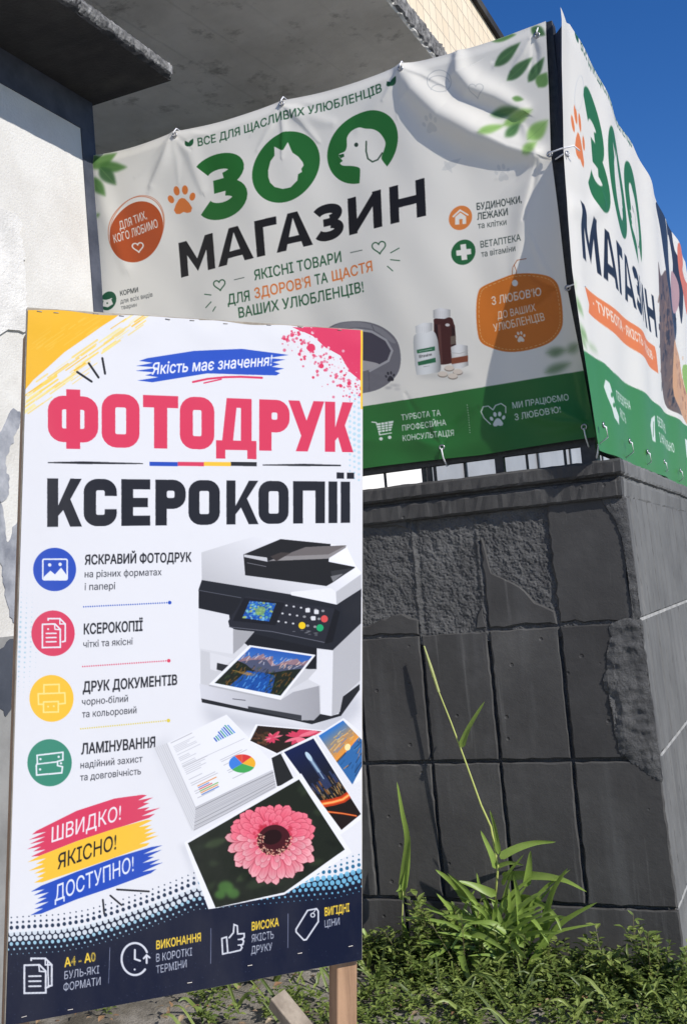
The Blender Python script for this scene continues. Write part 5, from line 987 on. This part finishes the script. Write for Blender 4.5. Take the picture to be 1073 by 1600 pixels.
m_grass = leaf_mat("grass_leaf", [(.13, .23, .03), (.21, .32, .055), (.30, .40, .09)]); m_weed = leaf_mat("weed_leaf", [(.035, .058, .015), (.080, .125, .028), (.145, .20, .045), (.28, .34, .09)], .3)
m_stem = leaf_mat("grass_stem", [(.42, .48, .12), (.48, .52, .15)], .2); m_seed = leaf_mat("seed_head_bristle", [(.50, .54, .20), (.58, .60, .26), (.42, .48, .14)], .35)
m_wstem = leaf_mat("weed_stem", [(.10, .12, .04), (.16, .13, .07)], .1); m_dead = leaf_mat("dry_leaf", [(.20, .11, .06), (.28, .17, .09), (.34, .28, .19), (.16, .09, .05)], .1)
def blade(mb, pts, w, fold=.25, seed=0, prof=None):
    """ribbon leaf with a creased midrib along world points"""
    p = [Vector(q) for q in pts]; P = []                                # smooth the spine
    for i in range(len(p)-1):
        a, b_, c, d = p[max(i-1, 0)], p[i], p[i+1], p[min(i+2, len(p)-1)]
        for t in (0, .25, .5, .75): P.append(.5*(2*b_+(c-a)*t+(2*a-5*b_+4*c-d)*t*t+(3*b_-a-3*c+d)*t**3))
    P.append(p[-1]); n = len(P); vs = []
    for i, q in enumerate(P):
        f = i/(n-1); d = (P[min(i+1, n-1)]-P[max(i-1, 0)]).normalized(); vd = (EYE-q).normalized(); s = d.cross(vd); s = s.normalized() if s.length > .05 else Vector((1, 0, 0)); u = s.cross(d)
        k = (prof(f) if prof else (min(1, f/.12+.35)*(1-f)**.62*1.35)); tw = .5*math.sin(seed*1.7+f*3.1); s2 = s*math.cos(tw)+u*math.sin(tw); u2 = s2.cross(d)
        vs += [q-s2*w*k/2+u2*(fold*w*k*.5), q, q+s2*w*k/2+u2*(fold*w*k*.5)]
    mb.add(vs, [(i*3+k, i*3+k+1, i*3+k+4, i*3+k+3) for i in range(n-1) for k in (0, 1)])
zz = lambda X, Y: (560+.478*X, 1000+.478*Y)
def spine(pts, y0, y1): n = len(pts); return [at_y(*zz(*q), y0+(y1-y0)*i/max(1, n-1)) for i, q in enumerate(pts)]
KG = .478/FPX*4.2                                                     # metres per zoom pixel near the wall
# tall foxtail grass
gr = empty("grass_plant", tuple(at_y(755, 1520, 4.2)), "tall seeding foxtail grass with one long yellow stalk leaning across the black tiles", "plant")
stalk = [(440, 930), (455, 740), (432, 610), (400, 540), (350, 400), (300, 265), (262, 170), (238, 95), (214, 20)]; yy = [4.20, 4.20, 4.205, 4.21, 4.22, 4.235, 4.245, 4.25, 4.255]
sp_ = [at_y(*zz(*q), y) for q, y in zip(stalk, yy)]
b = MB(); b.tube(sp_, [.0050, .0048, .0044, .0040, .0036, .0032, .0028, .002, .001], 7); b.build("stem", m_stem, gr, True)
b = MB(); r = np.random.default_rng(2); hd = sp_[6:]
for i in range(420):
    f = r.uniform(0, 1)*.999; k = f*2; i0 = int(k); q = hd[i0].lerp(hd[i0+1], k-i0); ax = (hd[i0+1]-hd[i0]).normalized(); a = r.uniform(0, 6.28); e1 = ax.orthogonal().normalized(); e2 = ax.cross(e1); e = e1*math.cos(a)+e2*math.sin(a); wd = (1-abs(f-.35)*1.1)
    c = q+e*.003*wd; tip = c+(e*.55+ax*.85)*(.011+.006*r.random())*max(.3, wd); s_ = e.cross(ax)*.0011; b.add([q-s_, q+s_, tip], [(0, 1, 2)])
    if i % 2: c2 = q+e*.0045*wd; b.add([c2-s_*1.6, c2+ax*.003+e*.001, c2+s_*1.6, c2-ax*.003], [(0, 1, 2, 3)])
b.tube(hd, [.0052, .0064, .003], 8); b.build("seed_head", m_seed, gr)
LV = [([(335, 350), (362, 285), (412, 200)], 22, 4.22, 4.20), ([(462, 712), (520, 680), (580, 662), (645, 660)], 26, 4.19, 4.24), ([(450, 745), (428, 690), (398, 622)], 24, 4.2, 4.17), ([(470, 770), (535, 768), (620, 775), (680, 790), (745, 824)], 28, 4.19, 4.10), ([(360, 860), (310, 795), (250, 750)], 26, 4.18, 4.12), ([(450, 832), (380, 805), (322, 788)], 26, 4.18, 4.11), ([(470, 850), (545, 840), (600, 865), (642, 902), (662, 952)], 22, 4.18, 4.08), ([(470, 880), (520, 885), (575, 922), (622, 996)], 24, 4.18, 4.05), ([(345, 962), (410, 972), (485, 1018)], 24, 4.12, 4.02), ([(320, 910), (292, 872), (254, 828)], 20, 4.16, 4.10), ([(545, 805), (556, 745), (562, 688)], 26, 4.16, 4.14), ([(458, 700), (446, 615), (428, 555)], 17, 4.2, 4.18), ([(455, 742), (495, 728), (540, 736)], 15, 4.2, 4.17), ([(330, 1010), (352, 1080), (390, 1170)], 26, 4.1, 3.98), ([(370, 1040), (420, 1090), (480, 1168)], 26, 4.1, 3.98), ([(310, 985), (245, 985), (190, 992)], 22, 4.12, 4.06), ([(440, 930), (510, 945), (560, 1000)], 22, 4.15, 4.05), ([(420, 900), (360, 930), (300, 1010)], 20, 4.15, 4.05), ([(460, 900), (480, 830), (500, 760)], 16, 4.18, 4.15), ([(440, 900), (400, 820), (385, 760)], 16, 4.18, 4.16), ([(460, 960), (520, 1010), (550, 1045)], 20, 4.12, 4.02), ([(300, 980), (270, 1020), (200, 1050)], 18, 4.1, 4.03), ([(490, 900), (515, 960), (520, 1000)], 18, 4.14, 4.06), ([(470, 800), (490, 760), (540, 700)], 14, 4.18, 4.14)]
for i, (pts, w, y0, y1) in enumerate(LV): b = MB(); blade(b, spine(pts, y0, y1), w*KG*.9, .35, i); b.build("leaf", m_grass, gr, True)
for i in range(66):                                                  # dense lower tuft
    x0 = r.normal(470, 55); z0 = r.uniform(960, 1080); a = r.uniform(-1.25, 1.25); L = r.uniform(120, 320); y0 = 4.17-r.uniform(0, .06); tip = (x0+L*math.sin(a), z0-L*math.cos(a)*r.uniform(.55, 1)); mid = ((x0*.6+tip[0]*.4), z0*.45+tip[1]*.55-18)
    b = MB(); blade(b, spine([(x0, z0), mid, tip], y0, y0-r.uniform(-.02, .10)), r.uniform(11, 23)*KG, .35, i+60); b.build("leaf", m_grass, gr, True)
# second grass: one narrow upright shoot
g2 = empty("grass_plant", tuple(at_y(632, 1500, 4.2)), "single upright grass shoot with one twisted narrow blade, beside the poster stand", "plant")
b = MB(); b.tube(spine([(148, 1040), (142, 930), (146, 820)], 4.2, 4.205), [.003, .0026, .002], 6); b.build("stem", m_stem, g2, True)
for i, (pts, w, y0, y1) in enumerate([([(140, 850), (152, 740), (160, 650), (142, 560), (125, 462)], 24, 4.21, 4.15), ([(146, 1045), (158, 985), (140, 905)], 24, 4.2, 4.17), ([(145, 820), (160, 740), (168, 640)], 18, 4.205, 4.2), ([(142, 800), (132, 815), (122, 822)], 10, 4.2, 4.18), ([(10, 945), (22, 960), (30, 978)], 12, 4.1, 4.1)]): b = MB(); blade(b, spine(pts, y0, y1), w*KG, .3, i+30); b.build("leaf", m_grass, g2, True)
# broad-leaved weeds
def ovate(mb, c, d, L, w, up, r):
    d = d.normalized(); s = d.cross(up); s = s.normalized() if s.length > .01 else Vector((1, 0, 0)); n = s.cross(d).normalized(); droop = r.uniform(-.05, .25)
    rowp = [(0, .06, 0), (.25, .8, .05), (.5, 1, .02), (.75, .68, -droop*.5), (1, .04, -droop)]; vs = []
    for f, k, h in rowp: q = c+d*L*f+n*L*h; vs += [q-s*w*k/2+n*w*.16*k, q, q+s*w*k/2+n*w*.16*k]
    mb.add(vs, [(i*3+k, i*3+k+1, i*3+k+4, i*3+k+3) for i in range(4) for k in (0, 1)])
def sprout(lv, stm, base, h, nleaf, L, r, lean=.3):
    ax = Vector((r.normal(0, lean), r.normal(0, lean)-.12, 1)).normalized(); b2 = Vector((r.normal(0, .2), r.normal(0, .2), .2)); P = [base+ax*h*f+b2*h*f*f*.4 for f in (0, .35, .7, 1)]
    stm.tube(P, [.0022, .0019, .0015, .0009], 5, False)
    for i in range(nleaf):
        f = (.25+.75*(i+.5)/nleaf); k = f*3; i0 = min(2, int(k)); q = P[i0].lerp(P[i0+1], k-i0); a = i*2.4+r.uniform(-.4, .4); d = Vector((math.cos(a), math.sin(a), .25+.7*f*r.random())); l = L*(1.15-.45*f)*r.uniform(.7, 1.25); ovate(lv, q, d, l, l*r.uniform(.42, .62), Vector((0, 0, 1)), r)
R = np.random.default_rng(31); WD = []
for px, h, Y, nb in ((590, .14, 4.14, 7), (622, .17, 4.16, 8), (664, .20, 4.15, 9), (690, .22, 4.15, 8), (712, .33, 4.16, 6), (730, .28, 4.15, 7), (752, .31, 4.14, 6), (780, .22, 4.15, 8), (812, .16, 4.16, 8), (850, .14, 4.17, 7), (885, .14, 4.16, 8), (925, .16, 4.16, 8), (968, .20, 4.13, 9), (1000, .26, 4.10, 11), (1035, .18, 4.12, 9), (1066, .15, 4.1, 8), (650, .12, 4.03, 7), (760, .11, 4.0, 7), (870, .12, 4.02, 7), (1015, .13, 3.98, 8)):
    v = at_y(px, 1540, Y); base = Vector((v.x, Y, .02)); lv, sm_ = MB(), MB()
    for k in range(nb): sprout(lv, sm_, base+Vector((R.normal(0, .035), R.normal(0, .025), 0)), h*R.uniform(.6, 1.1), int(R.integers(10, 18)), R.uniform(.032, .052)*(1+.5*h), R)
    o = empty("weed", tuple(base), "leafy green weed sprouting along the foot of the black tiled wall", "plant", "weeds along the wall foot"); lv.build("foliage", m_weed, o); sm_.build("stem", m_wstem, o)
gc, gs = MB(), MB()
for i in range(2300):
    x = R.uniform(-3.0, .1); y = 4.24-abs(R.normal(0, .42)); 
    if y < 3.2 or mnoise.noise(Vector((x*2.6, y*2.6, 8.0))) < (.12 if x < -1.8 else -.38): continue
    dens = ss(3.4, 4.1, y)*(.35+1.1*max(0, .5+mnoise.noise(Vector((x*2.6, y*2.6, 8.0))))); sprout(gc, gs, Vector((x, y, .01)), R.uniform(.03, .11)*(.5+.7*float(dens)), int(R.integers(6, 12)), R.uniform(.020, .040), R, .5)
for i in range(260): x = R.uniform(-2.4, 0); y = 4.2-abs(R.normal(0, .3)); a = R.uniform(0, 6.28); h = R.uniform(.08, .24); q = Vector((x, y, .0)); d = Vector((math.cos(a)*h*.9, math.sin(a)*h*.7, h)); blade(gc, [q, q+d*.6, q+d+Vector((0, 0, -h*.4))], R.uniform(.007, .014), .3, i)
go = gc.build("ground_cover", m_weed, None, False, False); tag(go, "low green weeds and grass covering the strip at the foot of the wall", "weeds", kind="stuff")
lt = MB()
for i in range(420):
    x = R.uniform(-3.0, .2); y = R.uniform(2.6, 4.24); a = R.uniform(0, 6.28); ovate(lt, Vector((x, y, .045)), Vector((math.cos(a), math.sin(a), R.uniform(-.2, .4))), L := R.uniform(.015, .045), L*.5, Vector((R.normal(0, .3), R.normal(0, .3), 1)), R)
tag(lt.build("leaf_litter", m_dead, None, False, False), "dry brown leaves scattered over the earth", "leaves", kind="stuff")
